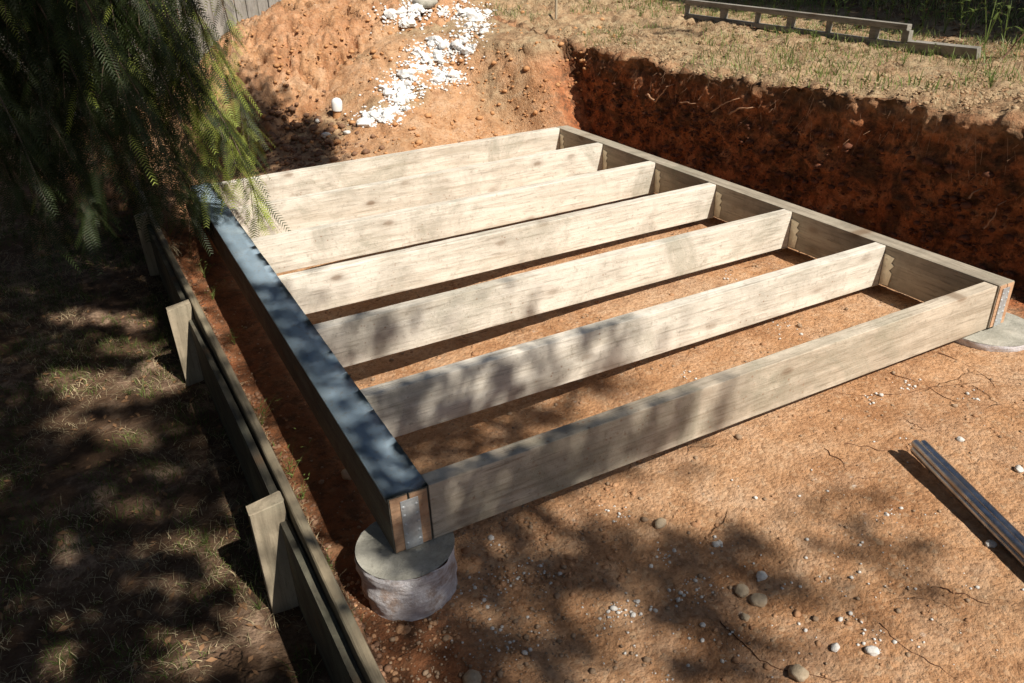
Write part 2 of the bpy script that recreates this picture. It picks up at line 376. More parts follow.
    m[..., 2] = np.clip(W + .9 * ss(X, .05, -.1) * (CX > -.279) * (1 - ss(Y, 2.4, 3.)) + ss(X, 2.1, 2.35) * (1 - ss(X, 2.6, 2.7)) * (1 - backm), 0, 1)
    lip = np.exp(-((Z - (.32 + .05 * n)) / .05) ** 2) * W * ss(n, -.45, .1)
    far = ss(X, 4.2, 4.7)  # ground behind the rail coloured dark for the deep shade there
    m[..., 3] = np.clip(np.maximum(.65 * lip, dk) + far * .9 + .6 * ss(n, -.2, .15) * ss(X - edx(Y), .06, .02) + .5 * ss(X, -.235, -.19) * ss(X, -.02, -.09) * (CX > -.279) * (1 - ss(Y, 2.3, 2.9)), 0, 1)  # last term darkens the trench soil in place of shade
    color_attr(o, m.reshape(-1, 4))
    link(o, kind='structure')
    return o
build_ground()

# heap of clay: its own sheet rising out of the ground
def heap_z(x, y):
    x = np.asarray(x, float); y = np.asarray(y, float)
    px = np.interp(x, [-.8, -.4, .1, .42, .58, .8, 1.06, 1.45, 1.9, 2.5, 3.1, 3.6], [-.42, -.25, .02, .2, .37, .49, .58, .63, .66, .60, .3, -.1])
    front = ss(y, 3.55, 5.05); back = 1 - ss(y, 5.3, 7.0)
    base = -.42
    z = base + (px - base) * (front ** .8) * back
    z = z + .05 * fbm(x * 2.5, y * 2.5, 9., 3)
    return z
def build_heap():
    xs = np.arange(-.9, 3.7, .0135); ys = np.concatenate([np.arange(3.4, 5.5, .0135), np.arange(5.5, 7.1, .06)])
    X, Y = np.meshgrid(xs, ys); Z = heap_z(X, Y)
    c = fbm(X * 9, Y * 9, 2., 3); f = fbm(X * 34, Y * 34, 7., 3)
    cl = np.clip(c, 0, 1)
    c2 = fbm(X * 14 + 3, Y * 11, 8., 2); hole = np.clip(-c - .2, 0, 1) * .25 + np.clip(c2 - .3, 0, 1) * .45
    f2 = fbm(X * 90, Y * 90, 4., 2); Z = Z + .07 * cl + .042 * f + .02 * f2 - hole * 1.3
    m = np.zeros(X.shape + (4,)); n = fbm(X * 3, Y * 3, 3., 3)
    m[..., 1] = np.clip(ss(X, 1.45, 2.0) * ss(n + (Y - 4.2) * .1, -.2, .15) * .85, 0, 1)
    m[..., 2] = .30 * ss(fbm(X * 6, Y * 6, 1., 3), -.2, .3)
    m[..., 3] = np.clip((1 - ss(Y, 3.9, 4.3)) * .55 * ss(n, -.3, .1), 0, 1)
    I = np.arange(X.size).reshape(X.shape)
    F = np.stack([I[:-1, :-1], I[:-1, 1:], I[1:, 1:], I[1:, :-1]], -1).reshape(-1, 4)
    o = np_mesh('soil_heap', np.stack([X, Y, Z], -1).reshape(-1, 3), F, M['soil'], True)
    color_attr(o, m.reshape(-1, 4)); link(o, label='large heap of crumbly orange clay soil between the far joist and the grey fence', cat='soil heap')
    return X, Y, Z
build_heap()
GX0, GY0, GS = -3.0, -2.0, .02
_gx, _gy = np.meshgrid(np.arange(GX0, 9, GS), np.arange(GY0, 13, GS))
_hg = height(_gx, _gy)
_hp = heap_z(_gx, _gy) + .012
_hg = np.where((_gx > -.9) & (_gx < 3.7) & (_gy > 3.4) & (_gy < 7), np.maximum(_hg, _hp), _hg)
HG = _hg.tolist(); GNY, GNX = _hg.shape
def surf(x, y):
    i = (x - GX0) / GS; j = (y - GY0) / GS
    if i < 0 or j < 0 or i >= GNX - 1 or j >= GNY - 1: return -.3
    a = int(i); b = int(j); i -= a; j -= b; r0 = HG[b]; r1 = HG[b + 1]
    return (r0[a] * (1 - i) + r0[a + 1] * i) * (1 - j) + (r1[a] * (1 - i) + r1[a + 1] * i) * j
def hit(u, v):
    d = ray(u, v); d = d / np.linalg.norm(d); cx, cy, cz = map(float, CAM); dx, dy, dz = map(float, d)
    t = .8; prev = t
    while t < 14:
        if cz + dz * t < surf(cx + dx * t, cy + dy * t):
            a, b = prev, t
            for _ in range(12):
                m_ = (a + b) / 2
                if cz + dz * m_ < surf(cx + dx * m_, cy + dy * m_): b = m_
                else: a = m_
            return CAM + d * b
        prev = t; t += .03
    return None

print('T %.1f' % (time.time() - T0))
# ------------------------------------------------------------------ deck frame
H = .153; L = 1.985; T = .045
JY = [0, .4303, .8839, 1.3436, 1.7917, 2.259, 2.7094]
YE = JY[-1] + T
frame = empty('deck_frame', (0, 0, -H), label='unfinished timber deck floor frame, seven pale joists between two bearers, over orange clay', cat='deck frame')
def rel(o): o.location = (o.location.x, o.location.y, o.location.z + H); return o
def rough_up(bm, a=.0008):
    for v in bm.verts: v.co += Vector((random.uniform(-a, a), random.uniform(-a, a), random.uniform(-a, a)))
bearers = []
for (x0, x1, c) in ((-.0925, 0, 0), (L, L + .079, 1)):
    bm = bmesh.new(); mid = (x0 + x1) / 2
    box(bm, x0, mid - .0012, 0, YE, -H, 0, .002); box(bm, mid + .0012, x1, .001, YE + .004, -H, -.0015, .002)
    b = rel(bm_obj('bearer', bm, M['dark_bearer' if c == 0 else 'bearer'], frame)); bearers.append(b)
    b['label'] = 'left bearer capped with blue membrane' if c == 0 else 'right bearer with bare grey top'
    # sawn ends, 1.5 mm proud
    bm = bmesh.new()
    box(bm, x0 + .003, mid - .003, -.0025, .0005, -H + .003, -.003); box(bm, mid + .003, x1 - .003, -.0015, .0015, -H + .003, -.004)
    bm_obj('end_grain', bm, M['endgrain'], b)
    # toothed plate with nail heads
    bm = bmesh.new(); pw = .021 if c == 0 else .017; pc = mid + (.0 if c == 0 else -.004)
    box(bm, pc - pw, pc + pw, -.0055, -.0032, -H + .004, -.014, .0006)
    for k in range(5):
        for s_ in (-1, 1):
            zz = -.03 - k * .025 + random.uniform(-.003, .003)
            r = bmesh.ops.create_uvsphere(bm, u_segments=8, v_segments=5, radius=.0042)
            for v in r['verts']: v.co = Vector((v.co.x + pc + s_ * pw * .72, v.co.y * .5 - .0058, v.co.z + zz))
    bm_obj('nail_plate', bm, M['galv'], b)
# membrane
bm = bmesh.new(); NYm = 150; w0, w1 = -.0955, .0015
prof = [(w0, -.007), (w0, .0025), (w0 * .66 + w1 * .34, .003), (w0 * .33 + w1 * .67, .003), (w1, .0028)]
rows = []
for k in range(NYm + 1):
    y = -.003 + (YE + .006) * k / NYm
    rw = []
    for i, (xx, zz) in enumerate(prof):
        rx = .0011 * float(fbm(np.array(y * 9), np.array(i * 3.1), 0., 2)) * (1 if i in (0, 1, 4) else 0)
        rw.append(bm.verts.new((xx + rx, y, zz + .0022 * abs(float(fbm(np.array(y * 7), np.array(xx * 30), 1., 3))) * (0 if i == 0 else 1.8))))
    rows.append(rw)
for a, b_ in zip(rows[:-1], rows[1:]):
    for i in range(len(prof) - 1): bm.faces.new((a[i], a[i + 1], b_[i + 1], b_[i]))
bmesh.ops.solidify(bm, geom=bm.faces[:], thickness=.0012)
mo = bm_obj('membrane', bm, M['dpc'], bearers[0], smooth=True)

def joist_hanger(x, y, sgn, parent):
    # flange on the bearer (jagged outline), seat under the joist; sgn=-1 at the right bearer, +1 at the left one
    bm = bmesh.new()
    for side in (-1, 1):
        yy = [0, .044, .034, .047, .031, .044, .037, 0]; zz = [-.030, -.036, -.058, -.066, -.088, -.096, -.146, -.150]
        pts = []
        base = y - .0015 if side < 0 else y + T + .0015
        for a, z in zip(yy, zz): pts.append((base + side * a, z))
        vs = [bm.verts.new((x + sgn * .0012, p[0], p[1])) for p in pts]
        f = bm.faces.new(vs); r = bmesh.ops.extrude_face_region(bm, geom=[f])
        bmesh.ops.translate(bm, vec=(sgn * .0018, 0, 0), verts=[v for v in r['geom'] if isinstance(v, bmesh.types.BMVert)])
        for zc in (-.05, -.078, -.11, -.135):
            q = bmesh.ops.create_uvsphere(bm, u_segments=8, v_segments=5, radius=.0035)
            for v in q['verts']: v.co = Vector((v.co.x * .5 + x + sgn * .0032, v.co.y + base + side * .012, v.co.z + zc))
    box(bm, *sorted((x, x + sgn * .035)), y - .0015, y + T + .0015, -H - .003, -H - .001)
    bmesh.ops.recalc_face_normals(bm, faces=bm.faces[:])
    bm_obj('joist_hanger', bm, M['hanger'], parent)
for i, y in enumerate(JY):
    bm = bmesh.new(); dz = [0, -.001, .0, -.0015, .0, -.001, 0][i]
    x1 = L - .010 if i == 0 else L - .0025
    if i == 0: y0 = .0005
    else: y0 = y
    box(bm, .003, x1, y0, y0 + T, -H + dz, dz, .0022)
    # a little bow and wane so that no arris is ruler straight
    bmesh.ops.subdivide_edges(bm, edges=[e for e in bm.edges if abs(e.verts[0].co.x - e.verts[1].co.x) > 1], cuts=40, use_grid_fill=True)
    for v in bm.verts:
        k = math.sin(math.pi * v.co.x / L); v.co.y += .0035 * k * (random.Random(i).uniform(-1, 1)); v.co.z += .002 * k * (random.Random(i + 9).uniform(-1, 1))
        v.co.z += .0008 * float(vnoise(np.array(v.co.x * 22), np.array(i * 7.3), v.co.y * 60))
    j = rel(bm_obj('joist', bm, M['front_joist' if i == 0 else 'joist'], frame))
    if i == 0: j['label'] = 'front rim joist flush with the bearer ends'
    if i == 6: j['label'] = 'rear rim joist nearest the clay heap'
    if 0 < i: joist_hanger(L, y0, -1, j); joist_hanger(0, y0, 1, j)

# ------------------------------------------------------------------ concrete piers
def pier(cx, cy, ztop, zbot, r, label, name='concrete_pier'):
    root = empty(name, (cx, cy, zbot), label=label, cat='concrete pier', group='concrete piers under the frame')
    n = 72; bm = bmesh.new()
    nz = 24; vs = []
    for k in range(nz + 1):
        z = lerp(zbot - .04, ztop, k / nz); row = []
        for a in range(n):
            th = 2 * math.pi * a / n
            q = .011 * float(fbm(np.array(math.cos(th) * 3), np.array(math.sin(th) * 3), z * 30, 3)) + .0022 * float(fbm(np.array(th * .7 if th < 3.14 else (6.28 - th) * .7), np.array(z * 70), 3., 2)) * (k < nz - 2)
            rr = r + q - (.002 if k == nz else 0) - .02 * (1 - k / nz) * .4
            row.append(bm.verts.new((rr * math.cos(th), rr * math.sin(th), z - zbot)))
        vs.append(row)
    for a, b_ in zip(vs[:-1], vs[1:]):
        for i in range(n): bm.faces.new((a[i], a[(i + 1) % n], b_[(i + 1) % n], b_[i]))
    bm_obj('shaft', bm, M['conc_side'], root, smooth=True)
    bm = bmesh.new(); rings = []
    for k in range(16):
        rr = (r - .002) * k / 15
        rings.append([bm.verts.new((rr * math.cos(2 * math.pi * a / n), rr * math.sin(2 * math.pi * a / n), ztop - zbot + .0005 + (.0025 * float(fbm(np.array(rr * 25 * math.cos(a / n * 6.283)), np.array(rr * 25 * math.sin(a / n * 6.283)), cx, 3)) if k < 15 else .0))) for a in range(n)] if k else [bm.verts.new((0, 0, ztop - zbot + .0005))])
    for a in range(n): bm.faces.new((rings[0][0], rings[1][a], rings[1][(a + 1) % n]))
    for p, q in zip(rings[1:-1], rings[2:]):
        for a in range(n): bm.faces.new((p[a], q[a], q[(a + 1) % n], p[(a + 1) % n]))
    bm_obj('cap', bm, M['conc_top'], root, smooth=True)
pier(-.060, .022, -.157, -.288, .115, 'round concrete pier standing proud of the soil under the left bearer end')
pier(2.03, .03, -.168, -.24, .15, 'low concrete pier almost flush with the clay under the right bearer end')

# ------------------------------------------------------------------ garden edging board with pegs
edg = empty('garden_edging', (-.27, 1, -.4), label='weathered timber edging board with pegs holding back soil beside the dark lawn', cat='garden edging')
bm = bmesh.new(); rows = []
nseg = 160
for k in range(nseg + 1):
    y = -1.8 + 5.2 * k / nseg; x = edx(y) + .003 * math.sin(y * 2.1); zt = -.088 + .004 * float(fbm(np.array(y * 6), np.array(0.3), 0., 3)) + .004 * math.sin(y * 1.3)
    w = .023 + .002 * float(fbm(np.array(y * 14), np.array(4.), 0., 2))
    rows.append([bm.verts.new(p) for p in ((x - w, y, -.27), (x - w, y, zt - .003), (x - w + .003, y, zt), (x - .002, y, zt + .001), (x, y, zt - .003), (x, y, -.27))])
for a, b_ in zip(rows[:-1], rows[1:]):
    for i in range(5): bm.faces.new((a[i], b_[i], b_[i + 1], a[i + 1]))
bm.faces.new(rows[0]); bm.faces.new(rows[-1][::-1])
bmesh.ops.recalc_face_normals(bm, faces=bm.faces[:])
def offs(o, r): o.location = Vector(o.location) - Vector(r.location); return o
offs(bm_obj('board', bm, M['board'], edg), edg)
for (a, b_) in ((-1.7, .222), (.272, 1.513), (1.565, 2.72)):
    bm = bmesh.new(); rows = []; N = 40
    for k in range(N + 1):
        y = lerp(a, b_, k / N); x = edx(y) - .0265; zt = -.112 + .004 * math.sin(y * 3) - .03 * (k / N) ** 2
        rows.append([bm.verts.new(p) for p in ((x - .02, y, -.43), (x - .02, y, zt), (x, y, zt), (x, y, -.43))])
    for p, q in zip(rows[:-1], rows[1:]):
        for i in range(3): bm.faces.new((p[i], q[i], q[i + 1], p[i + 1]))
    bm.faces.new(rows[0]); bm.faces.new(rows[-1][::-1]); bmesh.ops.recalc_face_normals(bm, faces=bm.faces[:])
    offs(bm_obj('outer_board', bm, M['outer'], edg), edg)
for i, (x, y) in enumerate(((-.356, .228), (-.376, 1.519), (-.374, 2.738))):
    bm = bmesh.new(); x1 = edx(y) - .0275
    box(bm, x, x1, y, y + .042, -.47, -.098, .002)
    for v in bm.verts:
        if v.co.z > -.2: v.co.z += .012 * (v.co.x - x) / .08; 
    rough_up(bm, .0012)
    offs(bm_obj('peg', bm, M['peg'], edg), edg)

# ------------------------------------------------------------------ fence
fen = empty('paling_fence', (0, 6.9, -.4), label='weathered grey vertical paling fence behind the soil heap and tree', cat='fence')
bm = bmesh.new(); x = -5.5
while x < 4.2:
    w = random.uniform(.092, .102); dy = random.uniform(-.004, .004)
    box(bm, x, x + w, dy, dy + .016, -.05, 2.2 + random.uniform(-.02, .02), .001); x += w + random.uniform(.003, .009)
bm_obj('palings', bm, M['fence'], fen)
for zz in (.35, 1.1, 1.9):
    bm = bmesh.new(); box(bm, -5.5, 4.2, .022, .06, zz, zz + .08); bm_obj('rail', bm, M['fence'], fen)
for xx in (-5, -2.6, -.2, 2.2, 4.1):
    bm = bmesh.new(); box(bm, xx - .05, xx + .05, .063, .16, -.3, 2.05, .003); bm_obj('post', bm, M['fence'], fen)

# ------------------------------------------------------------------ slotted grey rail on the bank
pa = np.array([3.34, 3.36]); pb = np.array([3.34, 1.64])
def on(u, v, x):
    d = ray(u, v); t = (x - CAM[0]) / d[0]; return CAM + d * t
A = hit(686, 19); B = hit(905, 50)
ln = float(np.linalg.norm(B - A))
rt_ = empty('slotted_rail', tuple(A), label='long grey slotted timber rail lying on edge on the bank above the cut', cat='timber rail')
dirv = Vector((B - A)).normalized()
yv = Vector((0, 0, 1)).cross(dirv).normalized(); zv = dirv.cross(yv)
rt_.matrix_world = Matrix.Translation(Vector(A) + Vector((0, 0, .022))) @ Matrix((dirv, yv, zv)).transposed().to_4x4()
hh = .112
bm = bmesh.new(); box(bm, 0, ln, -.02, .02, hh - .03, hh, .002); bm_obj('top_rail', bm, M['rail'], rt_)
bm = bmesh.new(); box(bm, 0, ln + .02, -.02, .02, -.012, .016, .002); bm_obj('bottom_rail', bm, M['rail'], rt_)
for f_, w in ((0, .02), (.2, .045), (.38, .02), (.53, .045), (.70, .02), (.87, .045), (.985, .045)):
    bm = bmesh.new(); xx = f_ * ln; box(bm, xx, xx + w, -.017, .017, .017, hh - .031, .0015); bm_obj('spacer', bm, M['rail'], rt_)
bm = bmesh.new(); box(bm, 0, ln, .008, .013, .017, hh - .031); 
for k, (a, b_) in enumerate(((.06, .17), (.24, .35), (.41, .5), (.58, .68), (.74, .83))): pass
bm.free()
A2 = hit(908, 52); B2 = hit(978, 60)
ln2 = float(np.linalg.norm(B2 - A2)); d2 = Vector((B2 - A2)).normalized(); y2 = Vector((0, 0, 1)).cross(d2).normalized(); z2 = d2.cross(y2)
bm = bmesh.new(); box(bm, 0, ln2, -.016, .016, -.02, .05, .003)
o = bm_obj('plank_offcut', bm, M['rail'], None, label='short dark plank lying in dry grass at the end of the slotted rail', cat='plank')
o.matrix_world = Matrix.Translation(Vector(A2) + Vector((0, 0, .012))) @ Matrix((d2, y2, z2)).transposed().to_4x4() @ Matrix.Rotation(math.radians(12), 4, 'X')

# ------------------------------------------------------------------ steel channel at right
tip = CAM + ray(918, 443) * ((-.150 - CAM[2]) / ray(918, 443)[2]); end = CAM + ray(1024, 549) * ((-.172 - CAM[2]) / ray(1024, 549)[2])
dv = Vector(end - tip); dl = dv.length; dv.normalize(); yy_ = Vector((0, 0, 1)).cross(dv).normalized(); zz_ = dv.cross(yy_)
ch = empty('steel_channel', tuple(tip), label='shiny dark steel channel lying propped above the clay at the right edge', cat='steel channel')
ch.matrix_world = Matrix.Translation(Vector(tip)) @ Matrix((dv, yy_, zz_)).transposed().to_4x4() @ Matrix.Rotation(math.radians(-20), 4, 'X')
LEN = 1.5
def tube(bm, yc, zc, r, l0, l1, n=18):
    a = []; 
    for xx in (l0, l0 + .004, l1 - .004, l1):
        rr = r * (.86 if xx in (l0, l1) else 1)
        a.append([bm.verts.new((xx, yc + rr * math.cos(2 * math.pi * k / n), zc + rr * math.sin(2 * math.pi * k / n))) for k in range(n)])
    for p, q in zip(a[:-1], a[1:]):
        for k in range(n): bm.faces.new((p[k], p[(k + 1) % n], q[(k + 1) % n], q[k]))
    bm.faces.new(a[0]); bm.faces.new(a[-1][::-1])
for yc, zc, r in ((-.0115, 0, .0115), (.0125, .004, .0105), (.000, -.020, .0115)):
    bm = bmesh.new(); tube(bm, yc, zc, r, 0, LEN); bmesh.ops.recalc_face_normals(bm, faces=bm.faces[:])
    o = bm_obj('rolled_flange', bm, M['steel'], ch, smooth=True)
bm = bmesh.new(); box(bm, .003, LEN - .003, -.003, .003, -.018, -.002, .001); bm_obj('web', bm, M['steel'], ch)
# stone that props the tip
print('T %.1f' % (time.time() - T0))
# ------------------------------------------------------------------ lumps
def lump(r, seed, flat=.75, sub=2, jag=.25):
    bm = bmesh.new(); bmesh.ops.create_icosphere(bm, subdivisions=sub, radius=1)
    rr = random.Random(seed); ax = [rr.uniform(.75, 1.25) for _ in range(3)]; o = rr.uniform(0, 99)
    for v in bm.verts:
        c = v.co.copy(); k = 1 + jag * float(fbm(np.array(c.x * 1.6 + o), np.array(c.y * 1.6), c.z * 1.6, 2)) * 1.6
        v.co = Vector((c.x * ax[0] * k * r, c.y * ax[1] * k * r, c.z * flat * k * r))
    return bm
def lump_obj(name, P, r, seed, mat, flat=.75, sub=2, jag=.25, sink=.3, smooth=True, **k):
    o = bm_obj(name, lump(r, seed, flat, sub, jag), mat, None, loc=(P[0], P[1], P[2] + r * flat * (1 - sink) * .6), smooth=smooth, **k)
    o.rotation_euler = (0, 0, seed * 1.7); return o
# templates for scatter
def tmpl(seed, flat=.7, sub=1, jag=.4):
    bm = lump(1, seed, flat, sub, jag); bm.verts.ensure_lookup_table(); V = np.array([v.co[:] for v in bm.verts]); F = np.array([[v.index for v in f.verts] for f in bm.faces]); bm.free(); return V, F
TM = [tmpl(i) for i in range(8)]; TM2 = [tmpl(i + 20, .6, 2, .35) for i in range(5)]
def scatter(name, pts, rs, mat, tm=TM, sink=.25, smooth=False, **k):
    Vs = []; Fs = []; off = 0
    for i, (p, r) in enumerate(zip(pts, rs)):
        V, F = tm[i % len(tm)]; a = random.uniform(0, 6.28); c, s_ = math.cos(a), math.sin(a)
        W = V * r; W = np.stack([W[:, 0] * c - W[:, 1] * s_, W[:, 0] * s_ + W[:, 1] * c, W[:, 2]], 1) + np.array(p) + [0, 0, r * .6 * (1 - 2 * sink)]
        Vs.append(W); Fs.append(F + off); off += len(V)
    o = np_mesh(name, np.concatenate(Vs), np.concatenate(Fs), mat, smooth); return link(o, **k)

# white rubble
ROCKC = [(372, 118, 14, 6), (395, 100, 18, 14), (405, 85, 20, 12), (425, 60, 22, 12), (430, 75, 22, 10), (440, 48, 22, 10), (400, 18, 20, 9), (412, 10, 14, 6), (455, 12, 22, 8), (472, 25, 14, 10), (480, 18, 12, 8), (445, 78, 16, 6), (462, 45, 12, 10), (405, 95, 14, 12), (390, 115, 12, 5)]
rb = [CAM * 0]
pl = []
for k in range(150):
    c = ROCKC[k % len(ROCKC)]; u = c[0] + random.gauss(0, c[2] * .5); v = c[1] + random.gauss(0, c[3] * .5)
    p = hit(u, max(v, -20))
    if p is None: continue
    pl.append(p)
    lump_obj('white_rock', p, random.uniform(.013, .032) if k % 7 else random.uniform(.032, .046), k, M['white'], .75, 2, .62, .3, False, label='white lump in the spill of white rubble down the soil heap', cat='rock', group='lumps of the white rubble spill')
pts = []
for k in range(2600):
    c = random.choice(ROCKC); p = hit(c[0] + random.gauss(0, c[2] * .65), max(-20, c[1] + random.gauss(0, c[3] * .75)))
    if p is not None: pts.append(p)
scatter('white_crumbs', pts, [random.uniform(.003, .013) for _ in pts], M['white'], label='fine white crumbs scattered between the white rubble lumps', cat='rubble', kind='stuff')
p = hit(425, 5); lump_obj('grey_slab', p, .10, 3, M['conc_top'], .45, 3, .12, .3, label='smooth pale grey stone slab at the top of the white rubble', cat='stone')
# white capped pipe stub
p = hit(337, 116)
root = empty('pipe_stub', tuple(p), label='short white capped pipe standing upright beside the dark rubble patch', cat='pipe')
bm = bmesh.new(); n = 28; prof = [(.026, -.05), (.026, .035), (.034, .038), (.036, .05), (.036, .085), (.033, .10), (.024, .112), (.01, .118), (.0, .119)]
rows = [[bm.verts.new((r * math.cos(6.2832 * k / n), r * math.sin(6.2832 * k / n), z)) for k in range(n)] if r else [bm.verts.new((0, 0, z))] for r, z in prof]
for a, b_ in zip(rows[:2], rows[1:3]): pass
bm2 = bmesh.new()
def lathe(bm, prof, n=28):
    rw = [[bm.verts.new((r * math.cos(6.2832 * k / n), r * math.sin(6.2832 * k / n), z)) for k in range(n)] if r else [bm.verts.new((0, 0, z))] for r, z in prof]
    for a, b_ in zip(rw[:-1], rw[1:]):
        for k in range(n):
            if len(b_) == 1: bm.faces.new((a[k], a[(k + 1) % n], b_[0]))
            else: bm.faces.new((a[k], a[(k + 1) % n], b_[(k + 1) % n], b_[k]))
bm.free(); lathe(bm2, prof[2:]); bm_obj('cap', bm2, M['plastic'], root, smooth=True)
bm2 = bmesh.new(); lathe(bm2, [(.0265, -.05), (.0265, .045)]); bm_obj('pipe', bm2, M['clod'], root, smooth=True)
root.rotation_euler = (.08, .1, 0)

# clods on heap and back slope
pts = []; rs = []
for k in range(1700):
    u = random.uniform(215, 620); v = random.uniform(-15, 175)
    p = hit(u, v)
    if p is None or p[1] < 3.15: continue
    pts.append(p); rs.append(min(.024, .003 + random.expovariate(1 / .0045)))
scatter('clay_clods', pts, rs, M['clod'], TM, .35, False, label='loose orange clay clods strewn over the heap and back slope', cat='clods', kind='stuff')
pts = []; rs = []
for k in range(700):
    u = random.gauss(285, 40); v = random.gauss(145, 20)
    p = hit(u, v)
    if p is None or p[1] < 2.85: continue
    pts.append(p); rs.append(min(.026, .004 + random.expovariate(1 / .007)))
scatter('shade_darkened_rubble', pts, rs, M['darkclod'], TM, .3, False, label='stony rubble at the foot of the clay heap, its brown deepened for shade', cat='rubble', kind='stuff')  # rubble colour darkened to carry the shade lying on this patch
for i, (u, v, r, lab) in enumerate(((326, 137, .03, 'pale grey rock at the foot of the white capped pipe'), (347, 134, .024, 'whitish flat rock right of the white capped pipe'), (318, 122, .02, 'small grey rock left of the white capped pipe'))):
    p = hit(u, v); lump_obj('rock', p, r, i + 60, M['chalk'], .7, 3, .25, .2, label=lab, cat='rock')

# pebbles and pale crumb patches of the pit floor
patches = [(625, 612, 18, 7, 34), (690, 590, 16, 8, 30), (662, 556, 9, 6, 20), (615, 513, 10, 7, 16), (520, 575, 14, 8, 34), (480, 600, 22, 14, 40), (505, 640, 30, 18, 46), (715, 545, 6, 4, 10), (890, 515, 7, 5, 14), (783, 328, 9, 4, 14), (912, 386, 8, 4, 12), (874, 400, 5, 3, 8), (729, 276, 6, 3, 8), (685, 375, 6, 5, 10), (974, 398, 6, 5, 10), (470, 545, 16, 6, 20), (870, 640, 8, 8, 12), (650, 640, 40, 25, 30), (900, 600, 50, 30, 24), (800, 570, 70, 30, 30), (850, 470, 80, 50, 22), (760, 655, 50, 20, 24)]
pts = []; rs = []
for (u, v, a, b_, n) in patches:
    for k in range(int(n * 1.5)):
        p = hit(random.gauss(u, a), random.gauss(v, b_))
        if p is None: continue
        pts.append(p); rs.append(min(.008, .001 + random.expovariate(1 / .0014)))
scatter('pale_crumbs', pts, rs, M['chalk'], TM, .2, False, label='patches of tiny pale stone crumbs on the clay floor', cat='gravel', kind='stuff')
pts = []; rs = []
for k in range(5200):
    if random.random() < .45:
        x, y = random.gauss(.05, .22), random.gauss(-.2, .3)
        if x < -.2: continue
    else: x, y = random.uniform(-.2, 2.35), random.uniform(-1.0, 3.2)
    pts.append((x, y, surf(x, y))); rs.append(min(.010, .001 + random.expovariate(1 / .0013)))
scatter('gravel', pts, rs, M['grav'], TM, .25, False, label='fine brown gravel scattered over the pit floor', cat='gravel', kind='stuff')
pts = []; rs = []
for k in range(7000):
    if random.random() < .4: x, y = random.gauss(.05, .25), random.gauss(-.15, .3)
    else: x, y = random.uniform(-.15, 2.4), random.uniform(-1.0, 3.2)
    if x < -.2 or float(fbm(np.array(x * 3), np.array(y * 3), 9., 2)) < -.05: continue
    pts.append((x, y, surf(x, y))); rs.append(min(.012, .001 + random.expovariate(1 / .0022)))
scatter('floor_crumbs', pts, rs, M['floorcrumb'], TM, .5, False, label='loose clay crumbs over the pit floor', cat='soil crumbs', kind='stuff')
STN = [(742, 592, .015, 'greenish brown rounded pebble, left of a touching pair in the foreground'), (758, 601, .016, 'greyish rounded pebble, right of a touching pair in the foreground'), (798, 675, .021, 'yellowish oval pebble at the bottom edge of the picture'), (872, 652, .012, 'white angular stone with a pointed end near the bottom right'), (716, 545, .010, 'small round white pebble on shaded clay right of centre'), (761, 577, .013, 'flat pale grey stone half buried above the pebble pair'), (745, 618, .010, 'small brown pebble below the pebble pair'), (990, 545, .011, 'pale stone in the shadow beside the steel channel'), (348, 476, .02, 'brown stone in the dark trench beside the left bearer'), (660, 525, .016, 'tan wedge shaped stone beside reddish gravel'), (835, 648, .010, 'brown pebble left of the white angular stone'), (472, 681, .02, 'grey stone at the bottom edge below the pier'), (960, 440, .009, 'small pale pebble above the steel channel'), (1018, 470, .012, 'pale pebble at the right edge above the channel')]
for i, (u, v, r, lab) in enumerate(STN):
    p = hit(u, v)
    lump_obj('pebble', p, r, i + 5, M['chalk' if 'white' in lab or 'pale' in lab else 'pebble'], .7, 3, .27, .4, label=lab, cat='pebble')
# thin dark roots on clay
def strip_curve(pts, w, zoff=.0015, seg=6):
    bm = bmesh.new(); n = 6; rows = []
    for i, p in enumerate(pts):
        t = Vector(pts[min(i + 1, len(pts) - 1)]) - Vector(pts[max(i - 1, 0)]); t.normalize()
        a = t.cross(Vector((0, 0, 1))).normalized(); b_ = a.cross(t)
        ww = w * (1 - .6 * i / len(pts))
        rows.append([bm.verts.new(Vector(p) + a * ww * math.cos(6.283 * k / n) + b_ * ww * math.sin(6.283 * k / n)) for k in range(n)])
    for p, q in zip(rows[:-1], rows[1:]):
        for k in range(n): bm.faces.new((p[k], p[(k + 1) % n], q[(k + 1) % n], q[k]))
    return bm
RO = [([(785, 375), (800, 388), (860, 396), (905, 392), (960, 384), (1000, 382)], 'thin dark root running right across the clay below the right bearer'), ([(938, 352), (975, 368), (1000, 392), (1024, 396)], 'thin dark root by the right edge in front of the low pier'), ([(893, 375), (920, 384), (950, 400), (992, 408)], 'thin dark root between small pale stones at far right'), ([(826, 448), (842, 462), (855, 478), (880, 478)], 'short branching dark root left of the steel channel'), ([(846, 444), (870, 448), (892, 452)], 'straight dark root pointing at the tip of the steel channel'), ([(905, 418), (915, 425), (925, 431)], 'stubby dark root just above the steel channel tip'), ([(880, 625), (910, 650), (940, 668), (965, 683)], 'long dark root running to the bottom right corner'), ([(720, 620), (735, 632), (755, 660), (800, 672), (850, 680)], 'dark root in foreground shade left of the white angular stone'), ([(940, 588), (965, 596), (990, 604)], 'dark twig like root near a clump of pale crumbs at right'), ([(758, 386), (740, 396), (728, 412), (726, 420)], 'curved dark root under the front joist')]
